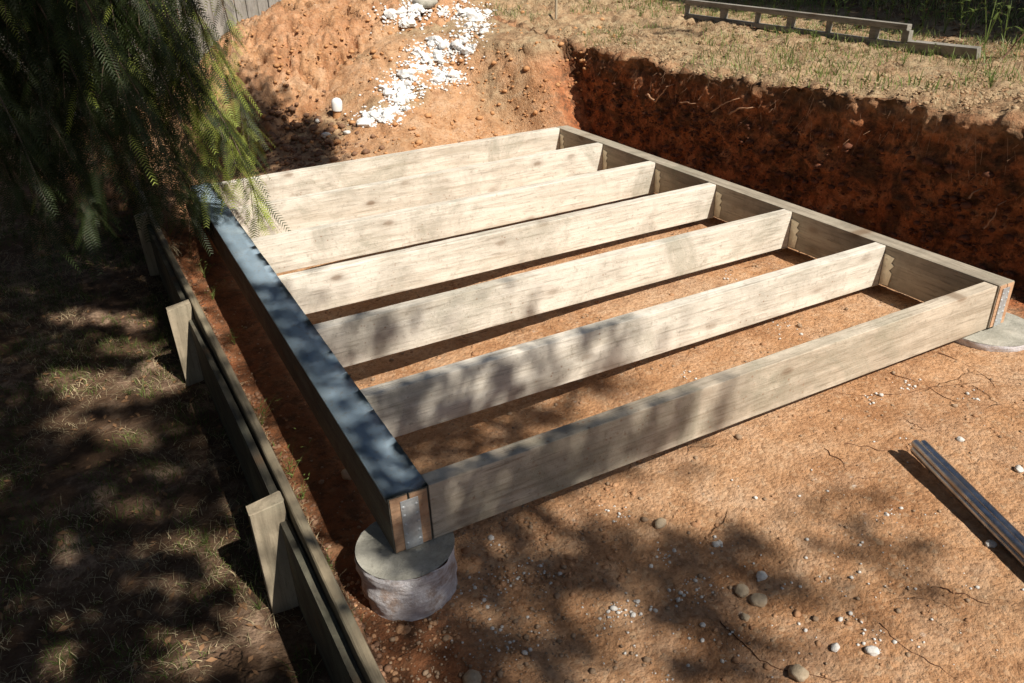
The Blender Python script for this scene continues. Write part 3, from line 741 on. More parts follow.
for i, (px, lab) in enumerate(RO):
    P = [hit(*q) for q in px]; Q = []
    for a, b_ in zip(P[:-1], P[1:]):
        for k in range(6):
            q = lerp(a, b_, k / 6); w_ = len(Q) * .33; x, y = q[0] + .016 * float(fbm(np.array(w_), np.array(i * 7.7), 0., 3)), q[1] + .016 * float(fbm(np.array(w_), np.array(i * 7.7 + 50), 0., 3)); Q.append((x, y, surf(x, y) + .0004))
    Q.append(tuple(P[-1])); bm_obj('root', strip_curve(Q, .0014), M['root'], None, label=lab, cat='root')
# pale roots poking from the cut bank
def onwall(u, v):
    d = ray(u, v); t = (2.44 - CAM[0]) / d[0]; return CAM + d * t
RW = [([(648, 94), (656, 102), (664, 92), (668, 85)], .006, 'pale splintered root in the upper part of the cut bank'), ([(680, 103), (688, 102), (694, 104)], .003, 'short horizontal pale root in the bank'), ([(712, 112), (724, 104), (738, 98)], .004, 'forked pale root high in the bank, left of a broken root end'), ([(730, 114), (740, 108), (750, 108)], .006, 'broken pale root end in the middle of the bank'), ([(985, 228), (994, 218), (1000, 202)], .004, 'thin leaning reddish root low in the right end of the bank'), ([(970, 198), (975, 190)], .005, 'short white root stub in the right end of the bank'), ([(634, 90), (637, 80), (632, 84)], .003, 'hair thin pale root near the lip of the bank')]
for i, (px, w, lab) in enumerate(RW):
    Q = []; P = [onwall(*q) for q in px]
    for a, b_ in zip(P[:-1], P[1:]):
        for k in range(5): Q.append(tuple(lerp(a, b_, k / 5) + [random.uniform(-.01, 0), 0, random.uniform(-.002, .002)]))
    Q.append(tuple(P[-1] + [.05, 0, 0])); bm_obj('bank_root', strip_curve(Q, w), M['palroot'], None, smooth=True, label=lab, cat='root')

print('T %.1f' % (time.time() - T0))
# ------------------------------------------------------------------ grass blades
def blades(pts, hs, ws, lean=.5, rng=RNG):
    n = len(pts); P = np.array(pts); a = rng.uniform(0, 6.283, n); l = rng.uniform(.1, 1, n) * lean; b = rng.uniform(0, 6.283, n)
    dx, dy = np.cos(a), np.sin(a); sx, sy = -np.sin(b), np.cos(b)
    hs = np.array(hs); ws = np.array(ws)
    V = []
    for t, wf in ((0, 1), (.35, .9), (.7, .6), (1, .06)):
        h = hs * t * (1 - .45 * t * l); o = hs * l * t ** 1.6
        for s_ in (-1, 1):
            V.append(np.stack([P[:, 0] + dx * o + s_ * sx * ws * wf, P[:, 1] + dy * o + s_ * sy * ws * wf, P[:, 2] + h - .003], 1))
    V = np.stack(V, 1).reshape(-1, 3); base = np.arange(n)[:, None] * 8
    F = np.concatenate([base + np.array(q) for q in ((0, 1, 3, 2), (2, 3, 5, 4), (4, 5, 7, 6))])
    return V, F
def clump_pts(n, x0, x1, y0, y1, hf, dens_seed, thr=-.1, rng=RNG):
    x = rng.uniform(x0, x1, n * 3); y = rng.uniform(y0, y1, n * 3)
    d = fbm(x * 5 + dens_seed, y * 5, 0., 3) + .25 * fbm(x * 23, y * 23 + dens_seed, 0., 2)
    k = np.where(d > thr)[0][:n]; x, y = x[k], y[k]
    return np.stack([x, y, hf(x, y)], 1)
P_ = clump_pts(20000, -1.5, -.30, -.9, 4.5, lawn_z, 3, -.02)
V, F = blades(P_, RNG.uniform(.012, .05, len(P_)), RNG.uniform(.0006, .0014, len(P_)), 1.1)
link(np_mesh('lawn_grass', V, F, M['grass']), label='thin green lawn grass in the shade left of the edging', cat='grass', kind='stuff')
P_ = clump_pts(17000, -1.5, -.30, -.9, 4.5, lawn_z, 31, -.12)
V, F = blades(P_, RNG.uniform(.01, .045, len(P_)), RNG.uniform(.0006, .0013, len(P_)), 2.2)
link(np_mesh('dry_grass', V, F, M['dry']), label='matted dry straw among the thin lawn', cat='grass', kind='stuff')
def flakes(pts, rs, name, mat, **k):
    n = len(pts); P = np.array(pts); rs = np.array(rs); a = RNG.uniform(0, 6.283, n); tx = RNG.uniform(-.5, .5, n); ty = RNG.uniform(-.5, .5, n)
    V = []
    for (u, v) in ((-1, 0), (0, -.45), (1, 0), (0, .45)):
        X = (u * np.cos(a) - v * np.sin(a)) * rs; Y = (u * np.sin(a) + v * np.cos(a)) * rs
        V.append(np.stack([P[:, 0] + X, P[:, 1] + Y, P[:, 2] + .004 + X * tx + Y * ty + (.15 * rs if u == 0 else 0)], 1))
    V = np.stack(V, 1).reshape(-1, 3); F = np.arange(n * 4).reshape(-1, 4)
    return link(np_mesh(name, V, F, mat), **k)
x = RNG.uniform(-1.5, -.3, 2600); y = RNG.uniform(-.9, 4.5, 2600)
flakes(np.stack([x, y, lawn_z(x, y)], 1), RNG.uniform(.004, .016, 2600), 'leaf_litter', M['litter'], label='small brown fallen leaves on the thin lawn', cat='leaf litter', kind='stuff')
# bank top: dry grass, green tufts, litter
x = RNG.uniform(2.5, 5.3, 26000); y = RNG.uniform(.0, 5.2, 26000); d = fbm(x * 4, y * 4, 5., 3); k = d > -.08; x, y = x[k], y[k]
V, F = blades(np.stack([x, y, top_z(x, y)], 1), RNG.uniform(.012, .05, len(x)), RNG.uniform(.0008, .002, len(x)), 1.2)
link(np_mesh('bank_dry_grass', V, F, M['dry']), label='short dry grass over the top of the cut bank', cat='grass', kind='stuff')
x = RNG.uniform(2.5, 5.3, 22000); y = RNG.uniform(.0, 6.2, 22000); d = fbm(x * 2.3 + 9, y * 2.3, 5., 3) + .22 * ss(x, 2.9, 3.6); k = (d > .12) & (RNG.uniform(0, 1, len(d)) < .75); x, y = x[k], y[k]
V, F = blades(np.stack([x, y, top_z(x, y)], 1), RNG.uniform(.02, .09, len(x)), RNG.uniform(.001, .0028, len(x)), .8)
link(np_mesh('bank_green_grass', V, F, M['weed']), label='green grass tufts on the bank around the slotted rail', cat='grass', kind='stuff')
x = RNG.uniform(3.4, 5.8, 3000); y = RNG.uniform(-.5, 5.2, 3000)
flakes(np.stack([x, y, top_z(x, y)], 1), RNG.uniform(.008, .03, 3000), 'dead_leaves', M['litter'], label='brown dead leaves on the ground behind the slotted rail', cat='leaf litter', kind='stuff')
x = RNG.uniform(2.5, 4.3, 7000); y = RNG.uniform(.0, 5.0, 7000); k = fbm(x * 3 + 4, y * 3, 1., 3) > -.1; x, y = x[k], y[k]
flakes(np.stack([x, y, top_z(x, y)], 1), RNG.uniform(.003, .014, len(x)), 'bank_litter', M['litter'], label='brown chips and leaf bits over the top of the cut bank', cat='leaf litter', kind='stuff')
# clods caught on the cut face, and fine roots hanging from the lip
pts = []; rs = []
for k in range(2000):
    y = random.uniform(-.2, 3.3); z = random.uniform(-.2, .19); lx = WX + float(lipx(np.array(y))); pts.append((lerp(lx - .03, lx + .02, (z + .2) / .58) - random.uniform(-.012, .022), y, z)); rs.append(min(.02, .003 + random.expovariate(1 / .0045)))
scatter('bank_clods', pts, rs, M['bankclod'], TM, .5, False, label='dark red clods sticking out of the cut bank face', cat='clods', kind='stuff')
n = 260; y = RNG.uniform(.0, 3.3, n); lx = WX + lipx(y)
Vr = []
z = RNG.uniform(.18, .38, n); x = lx + lerp(-.03, .02, (z + .2) / .58) - .008; l = .015 + RNG.exponential(.03, n); w = RNG.uniform(.0005, .0015, n); dy = RNG.uniform(-.9, .9, n) * l; ox = RNG.uniform(.0, .03, n)
Vr = np.stack([np.stack([x, y - w, z], 1), np.stack([x, y + w, z], 1), np.stack([x - ox, y + dy + w * .5, z - l], 1), np.stack([x - ox, y + dy - w * .5, z - l], 1)], 1).reshape(-1, 3)
link(np_mesh('fine_roots', Vr, np.arange(n * 4).reshape(-1, 4), M['palroot']), label='fine hair roots hanging out of the upper cut bank', cat='roots', kind='stuff')
y = RNG.uniform(-.9, 3.4, 5200); x = edx(y) - .012 + np.abs(RNG.normal(0, .024, len(y))); k = fbm(x * 9, y * 6, 2., 3) > -.12; x, y = x[k], y[k]
z = np.array([surf(a, b) for a, b in zip(x, y)]); h = len(x) // 2
V, F = blades(np.stack([x, y, z], 1)[:h], RNG.uniform(.008, .035, h), RNG.uniform(.0006, .0013, h), 1.3)
link(np_mesh('edging_dry_grass', V, F, M['dry']), label='dry straw caught in the soil along the edging board', cat='grass', kind='stuff')
V, F = blades(np.stack([x, y, z], 1)[h:h + h // 2], RNG.uniform(.008, .03, h // 2), RNG.uniform(.0006, .0014, h // 2), .9)
link(np_mesh('edging_grass', V, F, M['grass']), label='small green shoots in the soil along the edging board', cat='grass', kind='stuff')
flakes(np.stack([x, y, z], 1)[::2], RNG.uniform(.003, .010, len(x[::2])), 'edging_litter', M['litter'], label='leaf scraps lying on the soil along the edging board', cat='leaf litter', kind='stuff')
pts = []; rs = []
for k in range(2600):
    yy = random.uniform(-.9, 3.2); xx = edx(yy) + .002 + abs(random.gauss(0, .035)); pts.append((xx, yy, surf(xx, yy))); rs.append(min(.009, .0012 + random.expovariate(1 / .002)))
scatter('edging_crumbs', pts, rs, M['darkclod'], TM, .35, False, label='brown soil crumbs between the edging board and the left bearer', cat='soil crumbs', kind='stuff')
# crumbs along the lip and top of the bank
pts = []; rs = []
for k in range(2600):
    y = random.uniform(0, 4.0); x = WX + float(lipx(np.array(y))) + .02 + abs(random.gauss(0, .3)); pts.append((x, y, surf(x, y) + .002)); rs.append(min(.014, .0015 + random.expovariate(1 / .0024)))
scatter('bank_crumbs', pts, rs, M['crumb'], TM, .2, False, label='loose tan soil crumbs along the lip of the bank', cat='soil crumbs', kind='stuff')

def weed(name, base, h, seed, label, group, mat, nst=4, leafw=.004, leaves=10, spread=.4, flop=.3):
    rr = random.Random(seed); Vs = []; Fs = []
    def ribbon(P0, dirx, diry, hh, out, w, droop):
        n0 = len(Vs); a = rr.uniform(0, 6.28); sx, sy = math.cos(a), math.sin(a)
        for k in range(6):
            t = k / 5; o = out * t ** 1.3; z = hh * t * (1 - droop * t * t); ww = w * (1 - t ** 2 * .95)
            c = (P0[0] + dirx * o, P0[1] + diry * o, P0[2] + z)
            Vs.append((c[0] - sx * ww, c[1] - sy * ww, c[2])); Vs.append((c[0] + sx * ww, c[1] + sy * ww, c[2]))
        for k in range(5): Fs.append((n0 + 2 * k, n0 + 2 * k + 1, n0 + 2 * k + 3, n0 + 2 * k + 2))
    for s_ in range(nst):
        a = rr.uniform(0, 6.28); o = spread * h * rr.uniform(.1, 1); hh = h * rr.uniform(.55, 1)
        ribbon(base, math.cos(a), math.sin(a), hh, o, leafw * .35, flop * .4)
        for l in range(leaves // nst):
            t = rr.uniform(.25, 1); b_ = rr.uniform(0, 6.28); p = (base[0] + math.cos(a) * o * t ** 1.3, base[1] + math.sin(a) * o * t ** 1.3, base[2] + hh * t)
            ribbon(p, math.cos(b_), math.sin(b_), h * .12 * rr.uniform(.2, 1), h * .16 * rr.uniform(.5, 1.2), leafw, .6)
    V = np.array(Vs) - np.array(base)
    o = np_mesh(name, V, Fs, mat); o.location = base; return link(o, label=label, cat='weed', group=group)
side = ['near the left end of the slotted rail', 'behind the middle of the slotted rail', 'against the dark hedge', 'right of the plank offcut']
WT = [(690, 4, .18), (718, 6, .2), (745, 8, .22), (772, 12, .25), (797, 14, .22), (822, 17, .28), (845, 22, .28), (862, 22, .4), (888, 24, .3), (905, 28, .42), (922, 30, .3), (944, 34, .25), (960, 38, .4), (985, 45, .55), (1003, 44, .32), (1018, 50, .5), (836, 20, .35), (875, 26, .26), (935, 26, .5), (970, 30, .45)]
for i, (u, v, h) in enumerate(WT):
    p = hit(u, v)
    if p is None: continue
    weed('tall_weed', tuple(p), h * 1.1, i, 'upright green weed stalk growing behind the slotted rail along the dark hedge', 'tall weeds behind the slotted rail', M['weed'], 4, .007, 22, .35, .3)
GW = [(640, 18, .09, 'tuft of fresh grass left of the slotted rail end'), (785, 45, .11, 'green tuft at the foot of the slotted rail, mid length'), (812, 48, .14, 'taller green tuft at the foot of the slotted rail, right of its middle'), (903, 66, .12, 'bushy green weed in front of the plank offcut'), (930, 58, .09, 'small green weed in front of the plank offcut'), (990, 88, .12, 'leafy green weed on the bank near the right edge'), (706, 33, .09, 'green tuft in front of the left end of the slotted rail'), (735, 42, .07, 'small weed below the second spacer of the rail'), (520, 10, .08, 'green tuft at the top of the back slope'), (590, 6, .1, 'green tuft at the top of the back slope near the stake')]
for i, (u, v, h, lab) in enumerate(GW):
    p = hit(u, v); weed('grass_tuft', tuple(p), h, i + 50, lab, None, M['weed'], 12, .0035, 24, .7, .4)
EW = [(205, 278, .06, 'green weed on the edging board between the first and second pegs from the back'), (222, 258, .055, 'green sprig in the soil gap beside the blue membrane'), (170, 235, .09, 'green weed clump growing over the edging near the rear peg'), (192, 215, .10, 'bushy weed between the edging and the far end of the blue membrane'), (150, 225, .08, 'weed hanging over the rear edging board'), (213, 300, .05, 'small weed in the gap just past the middle peg'), (292, 478, .08, 'thin grass tuft sprouting behind the front peg'), (262, 425, .07, 'grass tuft in the dark gap behind the edging'), (328, 570, .035, 'little green sprig on the edging beside the concrete pier'), (303, 500, .04, 'grass sprig at the corner of the front peg'), (235, 345, .05, 'green sprig beside the middle length of edging'), (180, 205, .09, 'pale weed clump at the far end of the edging')]
for i, (u, v, h, lab) in enumerate(EW):
    p = hit(u, v); weed('edging_weed', tuple(p), h * 1.7, i + 80, lab, None, M['weed'], 12, .0022, 30, .9, .5)
LW = [(205, 545, .06, 'curled green grass clump on the lawn left of the front peg'), (260, 610, .07, 'arching grass clump below the front peg'), (160, 340, .06, 'grass clump near the foot of the middle peg'), (75, 380, .05, 'low grass clump in a sunny patch of lawn'), (60, 665, .06, 'grass clump in the bottom left corner'), (130, 395, .05, 'low grass clump right of the sunny patch')]
for i, (u, v, h, lab) in enumerate(LW):
    p = hit(u, v); weed('grass_clump', tuple(p), h, i + 120, lab, None, M['grass'], 26, .0016, 0, 1.1, .6)
# dry stalks hanging over the edging near the rear peg
bmv = hit(162, 232); weed('dry_stalks', (edx(2.15) - .01, 2.15, -.09), .10, 200, 'bundle of dry straw stalks drooping over the edging in front of the rear peg', None, M['dry'], 16, .003, 0, 1.3, 2.6)
p = hit(556, 20); bm = bmesh.new(); box(bm, -.008, .008, -.006, .006, -.05, .16, .001); o = bm_obj('wooden_stake', bm, M['peg'], None, loc=tuple(p), label='thin pale stake upright at the top of the back slope', cat='stake'); o.rotation_euler = (0, .03, 0)
# twigs
TW = [((1000, 62), (1024, 20), 'bare reddish twig leaning at the top right corner'), ((965, 60), (1020, 36), 'grey bent twig lying in the leaf litter at top right')]
for a, b_, lab in TW:
    P0 = hit(*a); d = Vector((.15, -.1, .3)) if 'lean' in lab else Vector((.25, -.35, .06)); P1 = Vector(P0) + d
    Q = [tuple(Vector(P0).lerp(P1, k / 6) + Vector((.01 * math.sin(k * 2), 0, .008 * math.cos(k)))) for k in range(7)]
    bm_obj('twig', strip_curve(Q, .005), M['twig'], None, label=lab, cat='twig')
for i, (a, b_, lab) in enumerate((((395, 402), (410, 398), ''),)): pass

print('T %.1f' % (time.time() - T0))
# ------------------------------------------------------------------ conifer
def conifer():
    tx, ty = -1.75, 3.5
    root = empty('conifer_tree', (tx, ty, -.4), label='dark drooping conifer whose feathery branches hang over the far left corner', cat='tree')
    off = np.array([tx, ty, -.4])
    bm = bmesh.new(); n = 14; rows = []
    for k in range(12):
        z = -.6 + k * .5; r = .13 * (1 - k / 14) + .015
        rows.append([bm.verts.new((.04 * math.sin(k) + r * math.cos(6.283 * a / n), .03 * math.cos(k * 1.3) + r * math.sin(6.283 * a / n), z + .4 - 0.2)) for a in range(n)])
    for p, q in zip(rows[:-1], rows[1:]):
        for a in range(n): bm.faces.new((p[a], p[(a + 1) % n], q[(a + 1) % n], q[a]))
    bm_obj('trunk', bm, M['bark'], root, smooth=True)
    rr = random.Random(11)
    targets = []
    # outer tips (pixel, world y) : where the photographed sprays end
    for (u, v, y, up) in ((258, 205, 1.95, 0), (232, 150, 2.05, 0), (247, 120, 2.3, 0), (190, 195, 2.2, 0), (150, 190, 2.1, 0), (190, 150, 2.0, 0), (120, 170, 2.2, 0), (95, 195, 2.4, 0), (60, 190, 2.6, 0), (30, 220, 2.2, 0), (10, 180, 2.0, 0),
                          (212, 60, 2.1, 0), (190, 30, 2.4, 0), (228, 20, 2.7, 0), (180, 80, 2.2, 0), (160, 40, 1.9, 0), (130, 110, 1.8, 0), (100, 60, 2.0, 0), (70, 110, 2.3, 0), (40, 70, 2.0, 0), (20, 120, 2.5, 0), (10, 30, 2.2, 0), (60, 20, 2.5, 0), (110, 10, 2.3, 0), (150, -20, 2.2, 0), (180, -50, 2.4, 0), (90, -60, 2.2, 0), (30, -50, 2.0, 0),
                          (190, 190, 2.5, 0), (215, 175, 2.15, 0), (170, 170, 1.9, 0), (200, 110, 2.0, 0), (200, 90, 2.5, 0), (175, 40, 2.0, 0), (170, 100, 2.5, 0), (140, 70, 2.2, 0), (125, 140, 2.4, 0), (75, 160, 2.1, 0), (150, 150, 2.6, 0), (100, 140, 1.9, 0), (45, 200, 1.9, 0), (90, 205, 2.0, 0), (60, 225, 2.3, 0), (160, 0, 2.3, 0),
                          (165, 140, 2.3, 0), (185, 125, 2.8, 0), (140, 160, 2.9, 0), (180, 70, 2.8, 0), (50, 140, 3.0, 0), (90, 120, 3.1, 0), (140, 130, 3.0, 0), (165, 120, 2.9, 0), (120, 60, 3.0, 0), (60, 60, 3.2, 0), (20, 90, 3.3, 0), (150, 10, 3.0, 0)):
        d = ray(u, v); t = (y - CAM[1]) / d[1]; targets.append(CAM + d * t)
    for k in range(26):     # the rest of the crown, all round the trunk and above
        a = rr.uniform(0, 6.283); R_ = rr.uniform(1.0, 2.0); z = rr.uniform(1.0, 3.6); q = np.array([tx + R_ * math.cos(a), ty + R_ * math.sin(a), z])
        uu, vv, ww = proj(q)
        if ww > 0 and 170 < uu < 1100 and vv > -60: continue
        targets.append(q)
    V2 = []; tips = []; stems = []
    # needle spray template: twig along +X, flat in XY
    def twig(Lg, spacing=.0085):
        n = int(Lg / spacing); P = []
        for i in range(n):
            t = i / n; x = Lg * t; nl = (.027 * (1 - .55 * t ** 2.2)) * (.55 + .45 * min(1, t * 6))
            for s_ in (-1, 1):
                ax = x + .42 * nl; w = .0017
                P.append(((x - w, 0, 0), (x + w, 0, 0), (ax + w * .4, s_ * nl * .88, -nl * .12), (ax - w * .4, s_ * nl * .88, -nl * .12)))
        return np.array(P).reshape(-1, 3)
    TW_ = [twig(.09), twig(.12), twig(.16)]
    F_all = {0: [], 1: []}
    def add_twig(P0, dirv, upv, scale, kind):
        d = dirv / np.linalg.norm(dirv); u = upv - d * (upv @ d); u /= (np.linalg.norm(u) + 1e-9); s_ = np.cross(u, d)
        T_ = TW_[rr.randrange(3)] * scale
        droop = -(T_[:, 0] ** 2) * 2.2
        W = P0 + T_[:, :1] * d + T_[:, 1:2] * s_ + T_[:, 2:3] * u + np.stack([0 * droop, 0 * droop, droop], 1)
        F_all[kind].append(W)
    for ti, tg in enumerate(targets):
        z0 = tg[2] + rr.uniform(.7, 1.5); P0 = np.array([tx, ty, z0]); P3 = tg
        Lb = np.linalg.norm(P3 - P0); P1 = P0 + (P3 - P0) * .55 + np.array([0, 0, .42 * Lb]); P2 = P3 + (P0 - P3) * .03 + np.array([0, 0, .34 * Lb])
        cur = [((1 - t) ** 3) * P0 + 3 * (1 - t) ** 2 * t * P1 + 3 * (1 - t) * t * t * P2 + t ** 3 * P3 for t in np.linspace(0, 1, 26)]
        stems.append((cur, .011))
        tu = float(proj(np.array(tg))[0])
        for i in range(7, 26):
            tng = cur[min(i + 1, 25)] - cur[i - 1]; tng /= np.linalg.norm(tng); sd = np.cross(tng, [0, 0, 1]); sd /= np.linalg.norm(sd) + 1e-9
            fr = (i - 7) / 18
            for s_ in (-1, 1):
                if rr.random() < .12: continue
                bl = .26 * (1 - .6 * fr) * rr.uniform(.6, 1.15)
                dd = tng * rr.uniform(.5, .9) + s_ * sd * rr.uniform(.4, .85) + np.array([0, 0, rr.uniform(-.75, -.25)]); dd /= np.linalg.norm(dd)
                n = max(3, int(bl / .034)); sub = []
                for k in range(n + 1):
                    q = k / n; sub.append(cur[i] + dd * bl * q + np.array([0, 0, -.35 * bl * q * q]))
                stems.append((sub[::2] + [sub[-1]], .0018))
                for k in range(n + 1):
                    for s2 in (-1, 1):
                        if k == n and s2 > 0: continue
                        sd2 = np.cross(dd, [0, 0, 1]); sd2 /= np.linalg.norm(sd2) + 1e-9
                        tdir = dd * (.75 if k < n else 1.) + (s2 * sd2 * rr.uniform(.45, .8) if k < n else 0) + np.array([0, 0, rr.uniform(-.45, -.05)])
                        add_twig(sub[k], tdir, np.array([rr.uniform(-.4, .4), rr.uniform(-.4, .4), 1.]), rr.uniform(.6, 1.05), 1 if rr.random() < (.55 * fr + .05 if tu > 193 else .03) else 0)
    for kind, nm in ((0, 'foliage'), (1, 'sunlit_foliage')):
        V = np.concatenate(F_all[kind]) - off; F = np.arange(len(V)).reshape(-1, 4)
        link(np_mesh(nm, V, F, M['needle' if kind == 0 else 'needle_tip']), root)
        print(nm, len(F))
    Vs = []; Fs = []; o0 = 0
    for cur, w in stems:
        m_ = len(cur)
        for i, p in enumerate(cur):
            ww = w * (1 - .8 * i / m_)
            for k in range(4): Vs.append((p[0] - off[0] + ww * math.cos(k * 1.57), p[1] - off[1] + ww * math.sin(k * 1.57) * .7, p[2] - off[2] + ww * math.sin(k * 1.57) * .7))
        for i in range(m_ - 1):
            for k in range(4): a = o0 + i * 4 + k; b_ = o0 + i * 4 + (k + 1) % 4; Fs.append((a, b_, b_ + 4, a + 4))
        o0 += m_ * 4
    link(np_mesh('branches', Vs, Fs, M['bark'], True), root)
conifer()

print('T %.1f' % (time.time() - T0))
# ------------------------------------------------------------------ dark hedge at upper right, added sky-blocking hedge at left
def leaf_quads(C, sz, rng):
    n = len(C); a = rng.normal(size=(n, 3)); a /= np.linalg.norm(a, axis=1)[:, None]; b = np.cross(a, rng.normal(size=(n, 3))); b /= np.linalg.norm(b, axis=1)[:, None]
    s_ = sz[:, None]
    V = np.stack([C - a * s_, C - b * s_ * .42 + a * s_ * .1, C + a * s_, C + b * s_ * .42 + a * s_ * .1], 1).reshape(-1, 3)
    return V, np.arange(n * 4).reshape(-1, 4)
def stems_mesh(name, base, crowns, r, root, off):
    bm = bmesh.new()
    for c in crowns:
        Q = [tuple(Vector(base).lerp(Vector(c), k / 5) + Vector((.03 * math.sin(k * 1.7), .03 * math.cos(k * 1.3), 0)) - Vector(off)) for k in range(6)]
        b2 = strip_curve(Q, r); me = bpy.data.meshes.new('t'); b2.to_mesh(me); b2.free(); bm.from_mesh(me); bpy.data.meshes.remove(me)
    bm_obj(name, bm, M['bark'], root)
for i, (x, y, h, w, lab) in enumerate(((-3.3, 6.0, 4.6, 1.0, 'tall dark unseen hedge plant in the far left corner by the fence, added to block sky light'), (-3.1, 3.9, 4.8, 1.05, 'tall dark unseen hedge plant left of the conifer, added to block sky light'), (-2.9, 1.9, 4.9, 1.05, 'tall dark unseen hedge plant left of the lawn, added to block sky light'), (-2.9, -.1, 4.7, 1.1, 'tall dark unseen hedge plant beside the viewer on the left, added to block sky light'), (-2.8, -2.1, 4.6, 1.1, 'tall dark unseen hedge plant behind the viewer on the left, added to block sky light'))):
    root = empty('sky_blocker_hedge', (x, y, -.4), label=lab, cat='hedge')  # out of view, added to cut sky fill from the left
    rng = np.random.default_rng(i + 90); n = 9000; P = rng.normal(size=(n, 3)); P /= np.linalg.norm(P, axis=1)[:, None]; P *= rng.uniform(.35, 1, n)[:, None] ** .4
    V, F = leaf_quads(P * [w, w * 1.15, h / 2] + [0, 0, h / 2 + .02], rng.uniform(.05, .09, n), rng); link(np_mesh('crown', V, F, M['leaf']), root)
    stems_mesh('stems', (x, y, -.45), [(x + math.cos(a) * .4, y + math.sin(a) * .4, h * .7) for a in (0, 1.3, 2.6, 3.9, 5.2)], .03, root, (x, y, -.4))
for i, (x, y, h, w, lab) in enumerate(((5.3, 5.3, 2.0, .75, 'dark leafy shrub behind the left end of the slotted rail'), (5.2, 4.0, 2.1, .75, 'dark leafy shrub behind the middle of the slotted rail'), (5.1, 2.7, 2.2, .75, 'dark leafy shrub behind the right end of the slotted rail'), (5.0, 1.4, 2.2, .75, 'dark leafy shrub in the top right corner'))):
    z0 = float(top_z(np.array(x), np.array(y))); root = empty('dark_shrub', (x, y, z0), label=lab, cat='shrub')
    rng = np.random.default_rng(i + 40); n = 5200; P = rng.normal(size=(n, 3)); P /= np.linalg.norm(P, axis=1)[:, None]; P *= rng.uniform(.35, 1, n)[:, None] ** .5
    cl = fbm(P[:, 0] * 3 + i * 9, P[:, 1] * 3, P[:, 2] * 3, 2); P = P[cl > -.22]
    C = P * [w, w, h / 2] + [0, 0, h / 2 + .02]
    V, F = leaf_quads(C, rng.uniform(.02, .045, len(C)), rng); link(np_mesh('crown', V, F, M['leaf']), root)
    stems_mesh('stems', (x, y, z0 - .05), [(x + math.cos(a) * .4, y + math.sin(a) * .4, z0 + h * .7) for a in (0, 1.3, 2.6, 3.9, 5.2)], .02, root, (x, y, z0))

print('T %.1f' % (time.time() - T0))
# ------------------------------------------------------------------ sun and shade trees
SA, SB = .26, .88
E_REG = dict(
  ground_shade=[ # cx, cy, rx, ry, density
    (470, 560, 120, 60, .93), (420, 640, 90, 60, .93), (560, 590, 90, 60, .92), (520, 660, 90, 40, .92), (640, 540, 70, 22, .85), (700, 560, 90, 26, .9), (780, 585, 60, 22, .88),
    (690, 610, 60, 30, .9), (720, 655, 60, 40, .9), (640, 575, 60, 30, .9), (800, 655, 60, 14, .65), (880, 610, 50, 14, .6), (860, 545, 60, 10, .7), (900, 575, 60, 10, .45),
    (760, 520, 60, 9, .6), (960, 600, 50, 12, .3), (850, 500, 50, 10, .35), (640, 470, 60, 12, .5), (540, 520, 60, 14, .7),
    (450, 430, 50, 26, .9), (520, 410, 60, 24, .85), (590, 385, 50, 20, .75), (400, 470, 60, 30, .9), (480, 445, 60, 16, .75),
    (250, 140, 50, 36, .97), (300, 148, 38, 30, .97), (215, 160, 30, 26, .97), (330, 165, 20, 14, .6),
    (960, 95, 60, 6, .5), (880, 72, 40, 4, .4), (640, 80, 30, 12, .5)],
  ground_light=[(640, 640, 50, 14, .9), (600, 612, 26, 8, .8), (765, 640, 45, 16, .85), (850, 640, 50, 14, .9), (700, 505, 80, 12, .9), (540, 555, 28, 6, .6), (490, 548, 20, 5, .5), (560, 400, 40, 6, .6), (480, 415, 22, 5, .6), (840, 570, 30, 8, .6), (560, 500, 40, 5, .4)],
  frame_shade=[(470, 500, 70, 60, .93), (560, 460, 70, 50, .9), (640, 430, 60, 40, .8), (710, 400, 40, 30, .5), (420, 405, 60, 40, .82), (500, 385, 60, 34, .72), (570, 355, 50, 30, .5), (640, 335, 50, 24, .3),
    (360, 335, 40, 30, .6), (420, 315, 60, 24, .35), (530, 290, 60, 20, .15), (320, 290, 24, 20, .3),
    (390, 490, 30, 40, .8), (360, 450, 30, 40, .8), (330, 400, 30, 40, .78), (300, 350, 30, 34, .82), (275, 305, 24, 22, .85), (400, 530, 20, 30, .5), (720, 395, 30, 14, .5)],
  frame_light=[(350, 480, 8, 5, .5), (330, 420, 8, 5, .5), (300, 370, 8, 5, .5), (395, 520, 16, 16, .5), (370, 470, 14, 6, .6), (640, 400, 20, 12, .5)],
  lawn_light=[(60, 258, 26, 5, .75), (110, 262, 30, 8, .7), (135, 250, 8, 8, .8), (45, 320, 10, 4, .5), (85, 318, 28, 7, .8), (135, 322, 14, 6, .7), (120, 350, 20, 6, .6), (70, 380, 24, 7, .75), (140, 348, 18, 5, .7), (150, 370, 12, 8, .8), (105, 385, 26, 10, .9), (145, 390, 20, 10, .9), (90, 400, 22, 8, .8), (110, 430, 30, 6, .7), (130, 440, 14, 6, .7), (60, 425, 16, 5, .6), (95, 458, 12, 4, .5),
    (135, 510, 20, 5, .8), (160, 472, 16, 4, .5), (160, 552, 22, 6, .7), (190, 585, 22, 7, .7), (128, 584, 12, 4, .55), (205, 545, 16, 7, .8), (230, 545, 10, 8, .6), (250, 620, 24, 12, .75), (195, 668, 40, 12, .9), (235, 655, 22, 12, .85), (50, 668, 12, 8, .7), (270, 640, 16, 16, .6), (180, 645, 22, 8, .5), (260, 668, 14, 10, .6), (90, 285, 14, 4, .5), (20, 290, 14, 4, .4)],
)
